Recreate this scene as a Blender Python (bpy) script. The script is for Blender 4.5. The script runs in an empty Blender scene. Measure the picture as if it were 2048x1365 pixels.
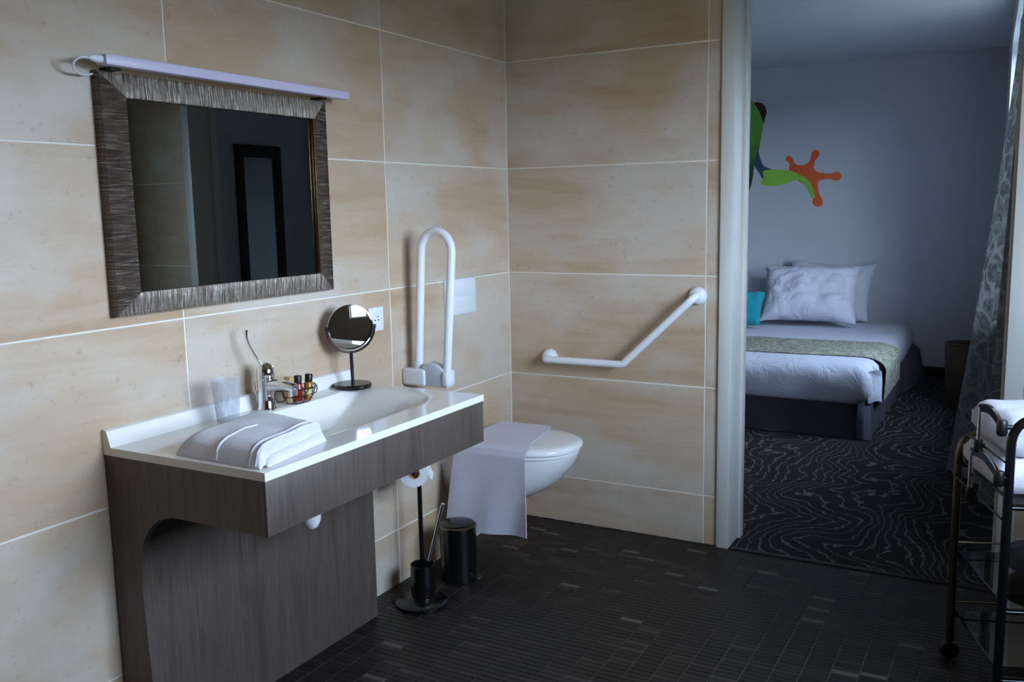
import bpy, bmesh, math, random
from mathutils import Vector, Matrix, noise

random.seed(7)
sc = bpy.context.scene
COL = sc.collection
PI = math.pi

# ------------------------------------------------------------------ camera, world, exposure
CAM = Vector((1.9855, -3.5546, 1.3887)); YAW, PITCH, ROLL, FPX = -0.5078, 0.1434, -0.0189, 1837.35
_d = Vector((math.sin(YAW) * math.cos(PITCH), math.cos(YAW) * math.cos(PITCH), -math.sin(PITCH)))
_r = Vector((math.cos(YAW), -math.sin(YAW), 0)); _u = _r.cross(_d)
_r2 = math.cos(ROLL) * _r + math.sin(ROLL) * _u; _u2 = -math.sin(ROLL) * _r + math.cos(ROLL) * _u
cam = bpy.data.cameras.new('camera'); cam.sensor_width = 36.0; cam.lens = 36.0 * FPX / 2048.0
cam.clip_start = 0.02; cam.clip_end = 200
co = bpy.data.objects.new('camera', cam); COL.objects.link(co)
m = Matrix.Identity(4)
for i in range(3):
    m[i][0], m[i][1], m[i][2], m[i][3] = _r2[i], _u2[i], -_d[i], CAM[i]
co.matrix_world = m
sc.camera = co

sc.view_settings.view_transform = 'Standard'; sc.view_settings.look = 'None'
sc.view_settings.gamma = 1.0; sc.view_settings.use_curve_mapping = False
sc.view_settings.exposure = 0.0

SKY_STRENGTH = 31.0
world = bpy.data.worlds.new('overcast_sky'); sc.world = world; world.use_nodes = True
wn, wl = world.node_tree.nodes, world.node_tree.links
wn.clear()
w_out = wn.new('ShaderNodeOutputWorld'); w_bg = wn.new('ShaderNodeBackground')
w_tc = wn.new('ShaderNodeTexCoord'); w_sep = wn.new('ShaderNodeSeparateXYZ'); w_rmp = wn.new('ShaderNodeValToRGB')
w_map = wn.new('ShaderNodeMapRange'); w_map.inputs[1].default_value = -1; w_map.inputs[2].default_value = 1
wl.new(w_tc.outputs['Generated'], w_sep.inputs[0]); wl.new(w_sep.outputs['Z'], w_map.inputs[0]); wl.new(w_map.outputs[0], w_rmp.inputs[0])
w_rmp.color_ramp.elements[0].position = 0.485; w_rmp.color_ramp.elements[0].color = (0.045, 0.05, 0.05, 1)
w_rmp.color_ramp.elements[1].position = 0.52; w_rmp.color_ramp.elements[1].color = (0.80, 0.97, 1.26, 1)
e = w_rmp.color_ramp.elements.new(1.0); e.color = (0.32, 0.44, 0.64, 1)
w_bg.inputs[1].default_value = SKY_STRENGTH
wl.new(w_rmp.outputs[0], w_bg.inputs[0]); wl.new(w_bg.outputs[0], w_out.inputs[0])


def portal(name, loc, direction, sx, sy):
    l = bpy.data.lights.new(name, 'AREA'); l.shape = 'RECTANGLE'; l.size = sx; l.size_y = sy; l.cycles.is_portal = True
    o = bpy.data.objects.new(name, l); COL.objects.link(o); o.location = loc
    o.rotation_euler = Vector(direction).to_track_quat('-Z', 'Z').to_euler()
    return o


# bathroom window on the right wall, bedroom window on the bedroom's right wall
XR = 2.62                                   # bathroom right wall
WB = (-2.38, -0.95, 1.05, 2.16)             # bathroom window y0,y1,z0,z1
portal('daylight_bathroom', (XR + 0.16, (WB[0] + WB[1]) / 2, (WB[2] + WB[3]) / 2), (-1, 0, 0), WB[1] - WB[0], WB[3] - WB[2])
WD = (1.20, 2.65, 0.80, 2.28)               # bedroom window
portal('daylight_bedroom', (2.14, (WD[0] + WD[1]) / 2, (WD[2] + WD[3]) / 2), (-1, 0, 0), WD[1] - WD[0], WD[3] - WD[2])


# ------------------------------------------------------------------ materials
def srgb(r, g, b):
    f = lambda c: (c / 255 / 12.92) if c / 255 <= 0.04045 else ((c / 255 + 0.055) / 1.055) ** 2.4
    return (f(r), f(g), f(b), 1)


class NT:
    def __init__(s, name):
        s.m = bpy.data.materials.new(name); s.m.use_nodes = True
        s.n, s.l = s.m.node_tree.nodes, s.m.node_tree.links
        s.b = s.n['Principled BSDF']

    def node(s, t, **kw):
        x = s.n.new(t)
        for k, v in kw.items():
            if k.startswith('i_'):
                x.inputs[k[2:].replace('_', ' ')].default_value = v
            else:
                setattr(x, k, v)
        return x

    def link(s, a, b): s.l.new(a, b)

    def coords(s, kind='Object', scale=(1, 1, 1), loc=None, rot=(0, 0, 0)):
        tc = s.node('ShaderNodeTexCoord'); mp = s.node('ShaderNodeMapping')
        mp.inputs['Scale'].default_value = scale; mp.inputs['Rotation'].default_value = rot
        s.link(tc.outputs[kind], mp.inputs[0])
        if loc is not None:
            s.link(loc, mp.inputs['Location'])
        return mp.outputs[0]

    def noise(s, vec, scale, detail=4, rough=0.55, dist=0.0):
        x = s.node('ShaderNodeTexNoise'); x.inputs['Scale'].default_value = scale; x.inputs['Detail'].default_value = detail
        x.inputs['Roughness'].default_value = rough; x.inputs['Distortion'].default_value = dist
        s.link(vec, x.inputs['Vector']); return x.outputs['Fac']

    def ramp(s, fac, stops):
        x = s.node('ShaderNodeValToRGB'); cr = x.color_ramp
        cr.elements[0].position, cr.elements[0].color = stops[0]
        cr.elements[1].position, cr.elements[1].color = stops[-1]
        for p, c in stops[1:-1]:
            e = cr.elements.new(p); e.color = c
        s.link(fac, x.inputs[0]); return x.outputs[0]

    def mix(s, fac, a, b, mode='MIX'):
        x = s.node('ShaderNodeMix'); x.data_type = 'RGBA'; x.blend_type = mode
        if isinstance(fac, (int, float)): x.inputs[0].default_value = fac
        else: s.link(fac, x.inputs[0])
        for v, i in ((a, 6), (b, 7)):
            if isinstance(v, tuple): x.inputs[i].default_value = v
            else: s.link(v, x.inputs[i])
        return x.outputs[2]

    def math(s, op, a, b=None):
        x = s.node('ShaderNodeMath'); x.operation = op
        for v, i in ((a, 0), (b, 1)):
            if v is None: continue
            if isinstance(v, (int, float)): x.inputs[i].default_value = v
            else: s.link(v, x.inputs[i])
        return x.outputs[0]

    def bump(s, h, strength=0.3, dist=0.002):
        x = s.node('ShaderNodeBump'); x.inputs['Strength'].default_value = strength; x.inputs['Distance'].default_value = dist
        s.link(h, x.inputs['Height']); s.link(x.outputs[0], s.b.inputs['Normal'])

    def set(s, color=None, rough=None, metal=None, **kw):
        if color is not None:
            if isinstance(color, tuple): s.b.inputs['Base Color'].default_value = color
            else: s.link(color, s.b.inputs['Base Color'])
        if rough is not None:
            if isinstance(rough, (int, float)): s.b.inputs['Roughness'].default_value = rough
            else: s.link(rough, s.b.inputs['Roughness'])
        if metal is not None: s.b.inputs['Metallic'].default_value = metal
        for k, v in kw.items(): s.b.inputs[k.replace('_', ' ')].default_value = v
        return s.m


def simple(name, color, rough=0.5, metal=0.0, grain=0.04, gscale=30, bump=0.0, **kw):
    """plain colour with a faint procedural unevenness"""
    t = NT(name); v = t.coords()
    f = t.noise(v, gscale, 3)
    lo = tuple(max(0, c * (1 - grain)) for c in color[:3]) + (1,); hi = tuple(min(1, c * (1 + grain)) for c in color[:3]) + (1,)
    t.set(t.ramp(f, [(0.3, lo), (0.7, hi)]), rough, metal, **kw)
    if bump: t.bump(f, bump, 0.001)
    return t.m


def make_tile():
    t = NT('beige_stone_tile')
    oi = t.node('ShaderNodeObjectInfo'); cx = t.node('ShaderNodeCombineXYZ')
    for k, mul in ((0, 37.0), (1, 37.0), (2, 91.0)):
        t.link(t.math('MULTIPLY', oi.outputs['Random'], mul), cx.inputs[k])
    v = t.coords('Object', (1, 1, 1), cx.outputs[0])
    vs = t.coords('Object', (0.7, 0.7, 6.0), cx.outputs[0])
    streak = t.noise(vs, 2.2, 6, 0.6, 0.4)
    cloud = t.noise(v, 1.9, 5, 0.55, 0.3)
    speck = t.noise(v, 38, 4, 0.7)
    vc = t.coords('Object', (0.9, 0.9, 1.5), cx.outputs[0]); patch = t.noise(vc, 2.0, 5, 0.58, 0.15)
    base = t.ramp(streak, [(0.25, srgb(180, 150, 118)), (0.45, srgb(194, 169, 141)), (0.6, srgb(201, 181, 157)), (0.8, srgb(187, 159, 129))])
    warm = t.mix(t.ramp(cloud, [(0.45, (0, 0, 0, 1)), (0.75, (0.55, 0.55, 0.55, 1))]), base, srgb(182, 146, 108))
    pale = t.mix(t.ramp(patch, [(0.45, (0, 0, 0, 1)), (0.63, (0.70, 0.70, 0.70, 1))]), warm, srgb(208, 201, 189))
    pit = t.mix(t.ramp(speck, [(0.30, (0.35, 0.35, 0.35, 1)), (0.40, (0, 0, 0, 1))]), pale, srgb(150, 122, 92))
    t.set(pit, 0.42); t.bump(speck, 0.06, 0.001)
    return t.m


def make_laminate():
    t = NT('grey_brown_wood_laminate')
    v = t.coords('Object', (7, 7, 0.7)); f = t.noise(v, 2.3, 7, 0.6, 1.6)
    v2 = t.coords('Object', (60, 60, 1.4)); g = t.noise(v2, 2.6, 5, 0.6, 0.3)
    c = t.ramp(f, [(0.25, srgb(52, 44, 39)), (0.45, srgb(84, 73, 66)), (0.58, srgb(97, 85, 77)), (0.78, srgb(64, 55, 49))])
    c2 = t.mix(0.45, c, t.ramp(g, [(0.3, srgb(54, 46, 41)), (0.7, srgb(100, 88, 80))]))
    t.set(c2, 0.45); t.bump(g, 0.08, 0.0008)
    return t.m


def make_mosaic():
    t = NT('dark_mosaic_strip')
    a = t.node('ShaderNodeAttribute', attribute_name='tint')
    v = t.coords('Object'); f = t.noise(v, 24, 4, 0.6)
    c = t.ramp(a.outputs['Fac'], [(0.0, srgb(20, 16, 14)), (0.45, srgb(32, 26, 23)), (0.72, srgb(44, 36, 32)), (0.88, srgb(62, 53, 48)), (1.0, srgb(104, 95, 88))])
    t.set(t.mix(0.25, c, t.ramp(f, [(0.3, srgb(20, 16, 14)), (0.7, srgb(56, 48, 43))])), 0.46)
    t.b.inputs['Specular IOR Level'].default_value = 0.4
    t.bump(f, 0.12, 0.001)
    return t.m


def make_carpet():
    t = NT('black_carpet_with_wavy_lines')
    v = t.coords('Object', (1, 1, 0))
    big = t.noise(v, 1.9, 1, 0.5, 0.2)
    fine = t.noise(v, 17, 2, 0.5)
    sx = t.node('ShaderNodeSeparateXYZ'); t.link(v, sx.inputs[0])
    s1 = t.math('ADD', t.math('MULTIPLY', big, 15.0), t.math('MULTIPLY', fine, 1.3))
    s1 = t.math('ADD', s1, t.math('MULTIPLY', sx.outputs[0], 15.0))
    fr = t.math('ABSOLUTE', t.math('SUBTRACT', t.math('FRACT', s1), 0.5))
    line = t.ramp(fr, [(0.035, (1, 1, 1, 1)), (0.10, (0, 0, 0, 1))])
    pile = t.noise(v, 400, 2)
    c = t.mix(line, srgb(8, 8, 10), srgb(98, 98, 98))
    t.set(t.mix(0.35, c, t.ramp(pile, [(0.3, (0, 0, 0, 1)), (0.7, srgb(66, 66, 68))]), 'MULTIPLY'), 0.95)
    t.set(c, 0.95); t.bump(pile, 0.4, 0.002)
    return t.m


def make_frame():
    t = NT('ridged_bronze_silver_frame_lit')
    v = t.coords('Object', (1, 110, 7)); f = t.noise(v, 2.0, 4, 0.6, 0.0)
    v2 = t.coords('Object', (1, 30, 30)); g = t.noise(v2, 3.0, 3)
    c = t.ramp(f, [(0.32, srgb(92, 78, 70)), (0.48, srgb(158, 145, 132)), (0.60, srgb(236, 227, 213))])  # ramp lightened to paint in the bright sheen of the top rail
    t.set(t.mix(t.ramp(g, [(0.4, (0, 0, 0, 1)), (0.7, (0.6, 0.6, 0.6, 1))]), c, srgb(140, 125, 114)), 0.36, 0.7); t.bump(f, 1.0, 0.012)
    return t.m


def make_frame_side():
    t = NT('ridged_bronze_silver_frame_shaded')
    v = t.coords('Object', (1, 7, 110)); f = t.noise(v, 2.0, 4, 0.6, 0.0)
    c = t.ramp(f, [(0.36, srgb(84, 70, 62)), (0.56, srgb(124, 110, 99)), (0.72, srgb(200, 190, 176))])  # darker copy of the rail colours: the uprights' dimmer reflection is painted in
    t.set(c, 0.38, 0.75); t.bump(f, 1.0, 0.012)
    return t.m


def make_fabric(name, col, fold=0.0, scale=220, rough=0.9):
    t = NT(name); v = t.coords(); f = t.noise(v, scale, 3, 0.7)
    lo = tuple(c * 0.93 for c in col[:3]) + (1,)
    t.set(t.ramp(f, [(0.3, lo), (0.7, col)]), rough); t.b.inputs['Sheen Weight'].default_value = 0.15
    h = f
    if fold:
        g = t.noise(v, 7, 3, 0.6, 1.2); h = t.math('ADD', t.math('MULTIPLY', f, 0.25), t.math('MULTIPLY', g, fold))
        t.bump(h, 0.6, 0.02)
    else:
        t.bump(h, 0.5, 0.002)
    return t.m


def make_terry():
    t = NT('white_terry_towel'); v = t.coords(); f = t.noise(v, 420, 2, 0.8)
    t.set(t.ramp(f, [(0.3, srgb(226, 224, 238)), (0.7, srgb(250, 249, 255))]), 0.95); t.b.inputs['Sheen Weight'].default_value = 0.3
    t.bump(f, 0.9, 0.003); return t.m


def make_leaf_fabric(name, dark, light, translucent=0.0, scale=9.0, world_co=False):
    t = NT(name); v = t.coords('Object')
    d = t.node('ShaderNodeVectorMath', operation='ADD')
    nz = t.node('ShaderNodeTexNoise'); nz.inputs['Scale'].default_value = 3.5; t.link(v, nz.inputs['Vector'])
    sc_ = t.node('ShaderNodeVectorMath', operation='SCALE'); sc_.inputs['Scale'].default_value = 0.35
    t.link(nz.outputs['Color'], sc_.inputs[0]); t.link(v, d.inputs[0]); t.link(sc_.outputs[0], d.inputs[1])
    vo = t.node('ShaderNodeTexVoronoi', feature='DISTANCE_TO_EDGE'); vo.inputs['Scale'].default_value = scale; t.link(d.outputs[0], vo.inputs['Vector'])
    edge = t.ramp(vo.outputs['Distance'], [(0.03, (1, 1, 1, 1)), (0.10, (0, 0, 0, 1))])
    w = t.noise(v, scale * 4, 3, 0.6, 1.5)
    c = t.mix(t.ramp(w, [(0.42, (0, 0, 0, 1)), (0.58, (1, 1, 1, 1))]), dark, light)
    c = t.mix(edge, c, tuple(min(1, x * 1.25) for x in light[:3]) + (1,))
    t.set(c, 0.8)
    if translucent:
        tr = t.node('ShaderNodeBsdfTranslucent'); t.link(c, tr.inputs[0]); mx = t.node('ShaderNodeMixShader'); mx.inputs[0].default_value = translucent
        out = t.n['Material Output']; t.link(t.b.outputs[0], mx.inputs[1]); t.link(tr.outputs[0], mx.inputs[2]); t.link(mx.outputs[0], out.inputs[0])
    return t.m


def make_pane(name='clear_window_glass', refl=0.08, tint=(0.96, 0.98, 0.98, 1)):
    t = NT(name); tr = t.node('ShaderNodeBsdfTransparent'); tr.inputs[0].default_value = tint
    gl = t.node('ShaderNodeBsdfGlossy'); gl.inputs['Roughness'].default_value = 0.02
    v = t.coords(); f = t.noise(v, 3, 2); mx = t.node('ShaderNodeMixShader')
    t.link(t.ramp(f, [(0.3, (refl, refl, refl, 1)), (0.7, (refl * 1.1, refl * 1.1, refl * 1.1, 1))]), mx.inputs[0])
    t.link(tr.outputs[0], mx.inputs[1]); t.link(gl.outputs[0], mx.inputs[2]); t.link(mx.outputs[0], t.n['Material Output'].inputs[0])
    return t.m


def make_cloudy():
    t = NT('cloudy_clear_plastic_film'); tr = t.node('ShaderNodeBsdfTransparent'); tr.inputs[0].default_value = (0.97, 0.98, 1.0, 1)
    v = t.coords('Object', (40, 40, 12)); f = t.noise(v, 2.0, 4, 0.7, 0.8); mx = t.node('ShaderNodeMixShader')
    t.set(srgb(226, 230, 238), 0.15)
    t.link(t.ramp(f, [(0.35, (0.05, 0.05, 0.05, 1)), (0.72, (0.30, 0.30, 0.30, 1))]), mx.inputs[0])
    t.link(tr.outputs[0], mx.inputs[1]); t.link(t.b.outputs[0], mx.inputs[2]); t.link(mx.outputs[0], t.n['Material Output'].inputs[0])
    return t.m


def make_wood(name, a, b, scale=(14, 14, 1.5), rough=0.55):
    t = NT(name); v = t.coords('Object', scale); f = t.noise(v, 2.0, 6, 0.6, 1.0)
    t.set(t.ramp(f, [(0.3, a), (0.7, b)]), rough); t.bump(f, 0.1, 0.002); return t.m


def make_ramp_print(name, stops, axis='Z', scale=1.0, offset=0.0, nz=0.25):
    t = NT(name); v = t.coords('Object'); sp = t.node('ShaderNodeSeparateXYZ'); t.link(v, sp.inputs[0])
    f = t.noise(v, 9, 3); a = t.math('ADD', t.math('MULTIPLY', sp.outputs[axis], scale), offset)
    a = t.math('ADD', a, t.math('MULTIPLY', t.math('SUBTRACT', f, 0.5), nz))
    t.set(t.ramp(a, stops), 0.7); return t.m


M = {}
M['tile'] = make_tile()
M['grout'] = simple('pale_grout', srgb(232, 226, 214), 0.9, gscale=60)
M['laminate'] = make_laminate()
M['mosaic'] = make_mosaic()
M['dark_grout'] = simple('grey_floor_grout', srgb(72, 68, 65), 0.9, gscale=80)
M['carpet'] = make_carpet()
M['frame'] = make_frame()
M['frame_side'] = make_frame_side()
M['white_gloss'] = simple('white_gloss_resin', srgb(238, 236, 230), 0.07, grain=0.01)
M['ceramic'] = simple('white_ceramic', srgb(236, 237, 236), 0.10, grain=0.01)
M['white_plastic'] = simple('white_plastic', srgb(232, 236, 240), 0.28, grain=0.01)
M['white_tube'] = simple('white_coated_tube', srgb(240, 243, 246), 0.22, grain=0.01)
M['grey_plastic'] = simple('light_grey_plastic', srgb(206, 213, 220), 0.35, grain=0.01)
M['chrome'] = simple('chrome', srgb(226, 228, 230), 0.06, 1.0, grain=0.01)
M['dark_chrome'] = simple('smoky_chrome_tube', srgb(120, 108, 92), 0.2, 1.0, grain=0.05)
M['black_metal'] = simple('black_enamelled_metal', srgb(14, 14, 15), 0.22, grain=0.1)
M['black_matt'] = simple('black_plastic', srgb(17, 17, 18), 0.4, grain=0.1)
M['mirror'] = simple('mirror_glass', srgb(132, 138, 136), 0.008, 1.0, grain=0.004, gscale=2)
M['mirror_bright'] = simple('small_mirror_glass', srgb(222, 225, 224), 0.012, 1.0, grain=0.004, gscale=2)
M['dark_brown'] = make_wood('dark_brown_wood', srgb(34, 26, 21), srgb(62, 49, 40))
M['gold'] = simple('brass_slip', srgb(190, 152, 104), 0.25, 1.0)
M['lamp_white'] = simple('opal_lamp_diffuser', srgb(214, 208, 232), 0.35, grain=0.01)
M['trim'] = simple('white_painted_trim', srgb(214, 213, 206), 0.38, grain=0.008, gscale=8)
M['plaster'] = simple('pale_grey_plaster', srgb(198, 199, 205), 0.9, grain=0.02, gscale=5)
M['ceiling'] = simple('white_ceiling_paint', srgb(206, 208, 212), 0.92, grain=0.015, gscale=4)
M['plaster_bath'] = simple('warm_beige_plaster', srgb(168, 128, 88), 0.9, grain=0.03, gscale=5)
M['ceiling_bath'] = simple('cream_ceiling_paint', srgb(216, 184, 146), 0.9, grain=0.02, gscale=4)
M['plaster_window'] = simple('stone_grey_plaster', srgb(150, 144, 134), 0.9, grain=0.03, gscale=5)
M['terry'] = make_terry()
M['linen'] = make_fabric('white_bed_linen', srgb(206, 207, 220), 1.5, 260)
M['pillowcase'] = make_fabric('white_crumpled_pillowcase', srgb(210, 211, 224), 2.4, 260)
M['bath_mat'] = make_fabric('white_cotton_bath_mat', srgb(214, 210, 222), 0.25, 300)
M['teal'] = make_fabric('turquoise_cotton', srgb(8, 142, 160), 0.5, 260)
M['skirt'] = make_fabric('charcoal_bed_skirt', srgb(88, 86, 98), 0.25, 300, 0.7)
M['runner'] = make_leaf_fabric('sage_leaf_fabric', srgb(92, 94, 84), srgb(158, 156, 138), 0.0, 16.0)
M['curtain'] = make_leaf_fabric('grey_leaf_curtain', srgb(116, 118, 118), srgb(146, 147, 145), 0.35, 9.0)
M['pane'] = make_pane()
M['shelf_glass'] = make_pane('smoked_shelf_glass', 0.12, (0.42, 0.42, 0.42, 1))
M['cup'] = make_cloudy()
M['window_frame'] = simple('white_window_frame', srgb(226, 228, 230), 0.4, grain=0.01)
M['kraft'] = simple('kraft_card', srgb(196, 160, 116), 0.8, grain=0.06)
M['amber'] = simple('amber_bottle', srgb(150, 98, 24), 0.12, grain=0.12, gscale=60)
M['red_gel'] = simple('red_gel_bottle', srgb(140, 40, 26), 0.12, grain=0.12, gscale=60)
M['label_cream'] = simple('cream_label', srgb(214, 196, 140), 0.6)
M['wicker'] = make_wood('brown_wicker', srgb(42, 32, 26), srgb(84, 66, 52), (40, 40, 60), 0.8)
M['paper'] = simple('white_tissue_paper', srgb(236, 236, 238), 0.95, bump=0.2)
M['bronze_strip'] = simple('dark_threshold_metal', srgb(52, 50, 48), 0.4, 0.6)
M['navy'] = simple('dark_baseboard_paint', srgb(26, 25, 30), 0.5)
M['pouch'] = make_fabric('black_pouch_cloth', srgb(18, 18, 20), 0.6)
M['earth'] = simple('outside_ground', srgb(92, 96, 84), 0.95, grain=0.2, gscale=1)


# ------------------------------------------------------------------ mesh helpers (all coordinates in metres, world space)
class MB:
    def __init__(s): s.bm = bmesh.new(); s.smooth = True

    def _xf(s, verts, rot=None, piv=None):
        if rot is not None: bmesh.ops.rotate(s.bm, verts=verts, cent=piv, matrix=rot)

    def box(s, x0, x1, y0, y1, z0, z1, bevel=0.0, seg=2, rot=None, piv=None):
        r = bmesh.ops.create_cube(s.bm, size=1.0); vs = r['verts']
        c = Vector(((x0 + x1) / 2, (y0 + y1) / 2, (z0 + z1) / 2))
        for v in vs: v.co = Vector((v.co.x * (x1 - x0), v.co.y * (y1 - y0), v.co.z * (z1 - z0))) + c
        if bevel:
            es = list({e for v in vs for e in v.link_edges})
            r = bmesh.ops.bevel(s.bm, geom=es, offset=bevel, segments=seg, affect='EDGES', profile=0.5)
            vs = list(set(r['verts']) | {v for f in r['faces'] for v in f.verts} | {v for v in vs if v.is_valid})
        s._xf(vs, rot, piv or c); return s

    def ring_loft(s, rings, cap0=True, cap1=True, closed=True):
        R = [[s.bm.verts.new(p) for p in r] for r in rings]; n = len(R[0])
        for a, b in zip(R[:-1], R[1:]):
            for i in range(n if closed else n - 1):
                s.bm.faces.new((a[i], a[(i + 1) % n], b[(i + 1) % n], b[i]))
        if cap0: s.bm.faces.new(list(reversed(R[0])))
        if cap1: s.bm.faces.new(R[-1])
        return s

    def tube(s, pts, r, seg=12, caps=True, smooth_n=0, closed=False, flat=None):
        P = [Vector(p) for p in pts]
        if smooth_n:
            P = catmull(P, smooth_n)
        n = len(P); rings = []; up = None
        for i in range(n):
            if closed: t = (P[(i + 1) % n] - P[i - 1]).normalized()
            else: t = ((P[min(i + 1, n - 1)] - P[max(i - 1, 0)])).normalized()
            if up is None:
                up = t.cross(Vector((0, 0, 1)));
                if up.length < 0.1: up = t.cross(Vector((0, 1, 0)))
                up.normalize()
            up = (up - t * up.dot(t)).normalized(); w = t.cross(up)
            if isinstance(r, (list, tuple)):
                q = i / (smooth_n or 1); k0 = min(int(q), len(r) - 1); k1 = min(k0 + 1, len(r) - 1); rr = r[k0] + (r[k1] - r[k0]) * (q - k0)
            else: rr = r
            fl = flat or 1.0
            rings.append([P[i] + (up * math.cos(2 * PI * k / seg) * rr + w * math.sin(2 * PI * k / seg) * rr * fl) for k in range(seg)])
        if closed:
            rings.append(rings[0]); s.ring_loft(rings, False, False); bmesh.ops.remove_doubles(s.bm, verts=s.bm.verts[:], dist=1e-6)
        else: s.ring_loft(rings, caps, caps)
        return s

    def lathe(s, prof, origin, axis=(0, 0, 1), seg=28, cap0=True, cap1=True):
        ax = Vector(axis).normalized(); a = ax.cross(Vector((0, 0, 1)))
        if a.length < 1e-3: a = Vector((1, 0, 0))
        a.normalize(); b = ax.cross(a); o = Vector(origin)
        rings = [[o + ax * h + (a * math.cos(2 * PI * k / seg) + b * math.sin(2 * PI * k / seg)) * max(r, 1e-5) for k in range(seg)] for r, h in prof]
        s.ring_loft(rings, cap0, cap1); return s

    def prism(s, poly, axis, a0, a1, bevel=0.0, seg=2):
        """poly: 2-D points in the plane normal to axis ('x': (y,z), 'y': (x,z), 'z': (x,y))"""
        def P(p, a): return {'x': (a, p[0], p[1]), 'y': (p[0], a, p[1]), 'z': (p[0], p[1], a)}[axis]
        A = [s.bm.verts.new(P(p, a0)) for p in poly]; B = [s.bm.verts.new(P(p, a1)) for p in poly]; n = len(poly)
        fs = [s.bm.faces.new(A), s.bm.faces.new(list(reversed(B)))]
        for i in range(n): fs.append(s.bm.faces.new((A[i], B[i], B[(i + 1) % n], A[(i + 1) % n])))
        if bevel:
            es = [e for f in fs[:2] for e in f.edges]
            bmesh.ops.bevel(s.bm, geom=es, offset=bevel, segments=seg, affect='EDGES', profile=0.5)
        return s

    def grid(s, nu, nv, fn, thick=0.0):
        V = [[s.bm.verts.new(fn(i / nu, j / nv)) for j in range(nv + 1)] for i in range(nu + 1)]
        fs = []
        for i in range(nu):
            for j in range(nv): fs.append(s.bm.faces.new((V[i][j], V[i + 1][j], V[i + 1][j + 1], V[i][j + 1])))
        if thick:
            s.bm.normal_update(); bmesh.ops.solidify(s.bm, geom=fs, thickness=thick)
        return s

    def build(s, name, mat, parent=None, sharp=40, loc=None):
        bmesh.ops.recalc_face_normals(s.bm, faces=s.bm.faces[:])
        me = bpy.data.meshes.new(name)
        base = world_loc(parent)
        off = Vector(loc) if loc is not None else base
        if loc is None and parent is None:
            xs = [v.co for v in s.bm.verts]
            lo = [min(p[i] for p in xs) for i in range(3)]; hi = [max(p[i] for p in xs) for i in range(3)]
            off = Vector(((lo[0] + hi[0]) / 2, (lo[1] + hi[1]) / 2, lo[2]))
        for v in s.bm.verts: v.co -= off
        s.bm.to_mesh(me); s.bm.free()
        me.materials.append(mat)
        me.shade_smooth(); me.set_sharp_from_angle(angle=math.radians(sharp))
        o = bpy.data.objects.new(name, me); COL.objects.link(o)
        o.parent = parent; o.location = off - base
        return o


def world_loc(o):
    v = Vector((0, 0, 0))
    while o is not None: v = v + o.location; o = o.parent
    return v


def catmull(P, n):
    out = []
    for i in range(len(P) - 1):
        p0, p1, p2, p3 = P[max(i - 1, 0)], P[i], P[i + 1], P[min(i + 2, len(P) - 1)]
        for k in range(n):
            t = k / n
            out.append(0.5 * ((2 * p1) + (p2 - p0) * t + (2 * p0 - 5 * p1 + 4 * p2 - p3) * t * t + (3 * p1 - p0 - 3 * p2 + p3) * t ** 3))
    out.append(P[-1]); return out


def fillet(pts, r, n=8):
    """round the corners of a 3-D polyline"""
    P = [Vector(p) for p in pts]; out = [P[0]]
    for i in range(1, len(P) - 1):
        a, b, c = P[i - 1], P[i], P[i + 1]
        u, w = (a - b).normalized(), (c - b).normalized()
        ang = u.angle(w); d = min(r / math.tan(ang / 2), (a - b).length * 0.49, (c - b).length * 0.49)
        p, q = b + u * d, b + w * d
        for k in range(n + 1):
            t = k / n; out.append((1 - t) ** 2 * p + 2 * t * (1 - t) * b + t * t * q)
    out.append(P[-1]); return out


def thing(name, label, cat, loc, group=None):
    o = bpy.data.objects.new(name, None); COL.objects.link(o); o.location = loc; o.empty_display_size = 0.05
    o['label'] = label; o['category'] = cat
    if group: o['group'] = group
    return o


def tag(o, label, cat, group=None):
    o['label'] = label; o['category'] = cat
    if group: o['group'] = group
    return o


def struct(o, label=None, cat=None):
    o['kind'] = 'structure'
    if label: o['label'] = label
    if cat: o['category'] = cat
    return o


# ------------------------------------------------------------------ the setting
TH = 0.45; Z0 = 0.2092; G = 0.0026            # tile height, first joint, half joint width
ZB = [0.0] + [Z0 + TH * k for k in range(5)] + [2.5]
H_BATH = 2.5
TP = 0.006                                    # tile thickness proud of the joint


def tile_wall(parent, axis, us, zs, skip=None):
    """wall tiles as children; axis 'x': wall in the plane x=0 facing +x, u is y; axis 'y': plane y=0 facing -y, u is x"""
    cache = {}
    for i in range(len(us) - 1):
        for k in range(len(zs) - 1):
            if skip and skip(us[i], us[i + 1], zs[k], zs[k + 1]): continue
            w = us[i + 1] - us[i] - 2 * G; h = zs[k + 1] - zs[k] - 2 * G
            key = (round(w, 4), round(h, 4))
            uc, zc = (us[i] + us[i + 1]) / 2, (zs[k] + zs[k + 1]) / 2
            c = Vector((-TP, uc, zc)) if axis == 'x' else Vector((uc, TP, zc))
            if key not in cache:
                mb = MB()
                if axis == 'x': mb.box(c.x, c.x + TP, c.y - w / 2, c.y + w / 2, c.z - h / 2, c.z + h / 2, 0.0011, 1)
                else: mb.box(c.x - w / 2, c.x + w / 2, c.y - TP, c.y, c.z - h / 2, c.z + h / 2, 0.0011, 1)
                o = mb.build('tile', M['tile'], parent, loc=c); cache[key] = o
            else:
                o = cache[key].copy(); COL.objects.link(o); o.location = c - world_loc(parent)


# left wall (mirror wall): grout bed set back behind the tile faces at x = 0
YL = [-4.6, -3.62, -2.719, -1.8165, -0.8828, 0.0]
wl_ = struct(MB().box(-0.16, -TP + 0.0045, -4.6, 0.16, 0, H_BATH).build('wall_left', M['grout']), 'beige stone tiled wall behind the washbasin', 'wall')
tile_wall(wl_, 'x', YL, ZB)
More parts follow.
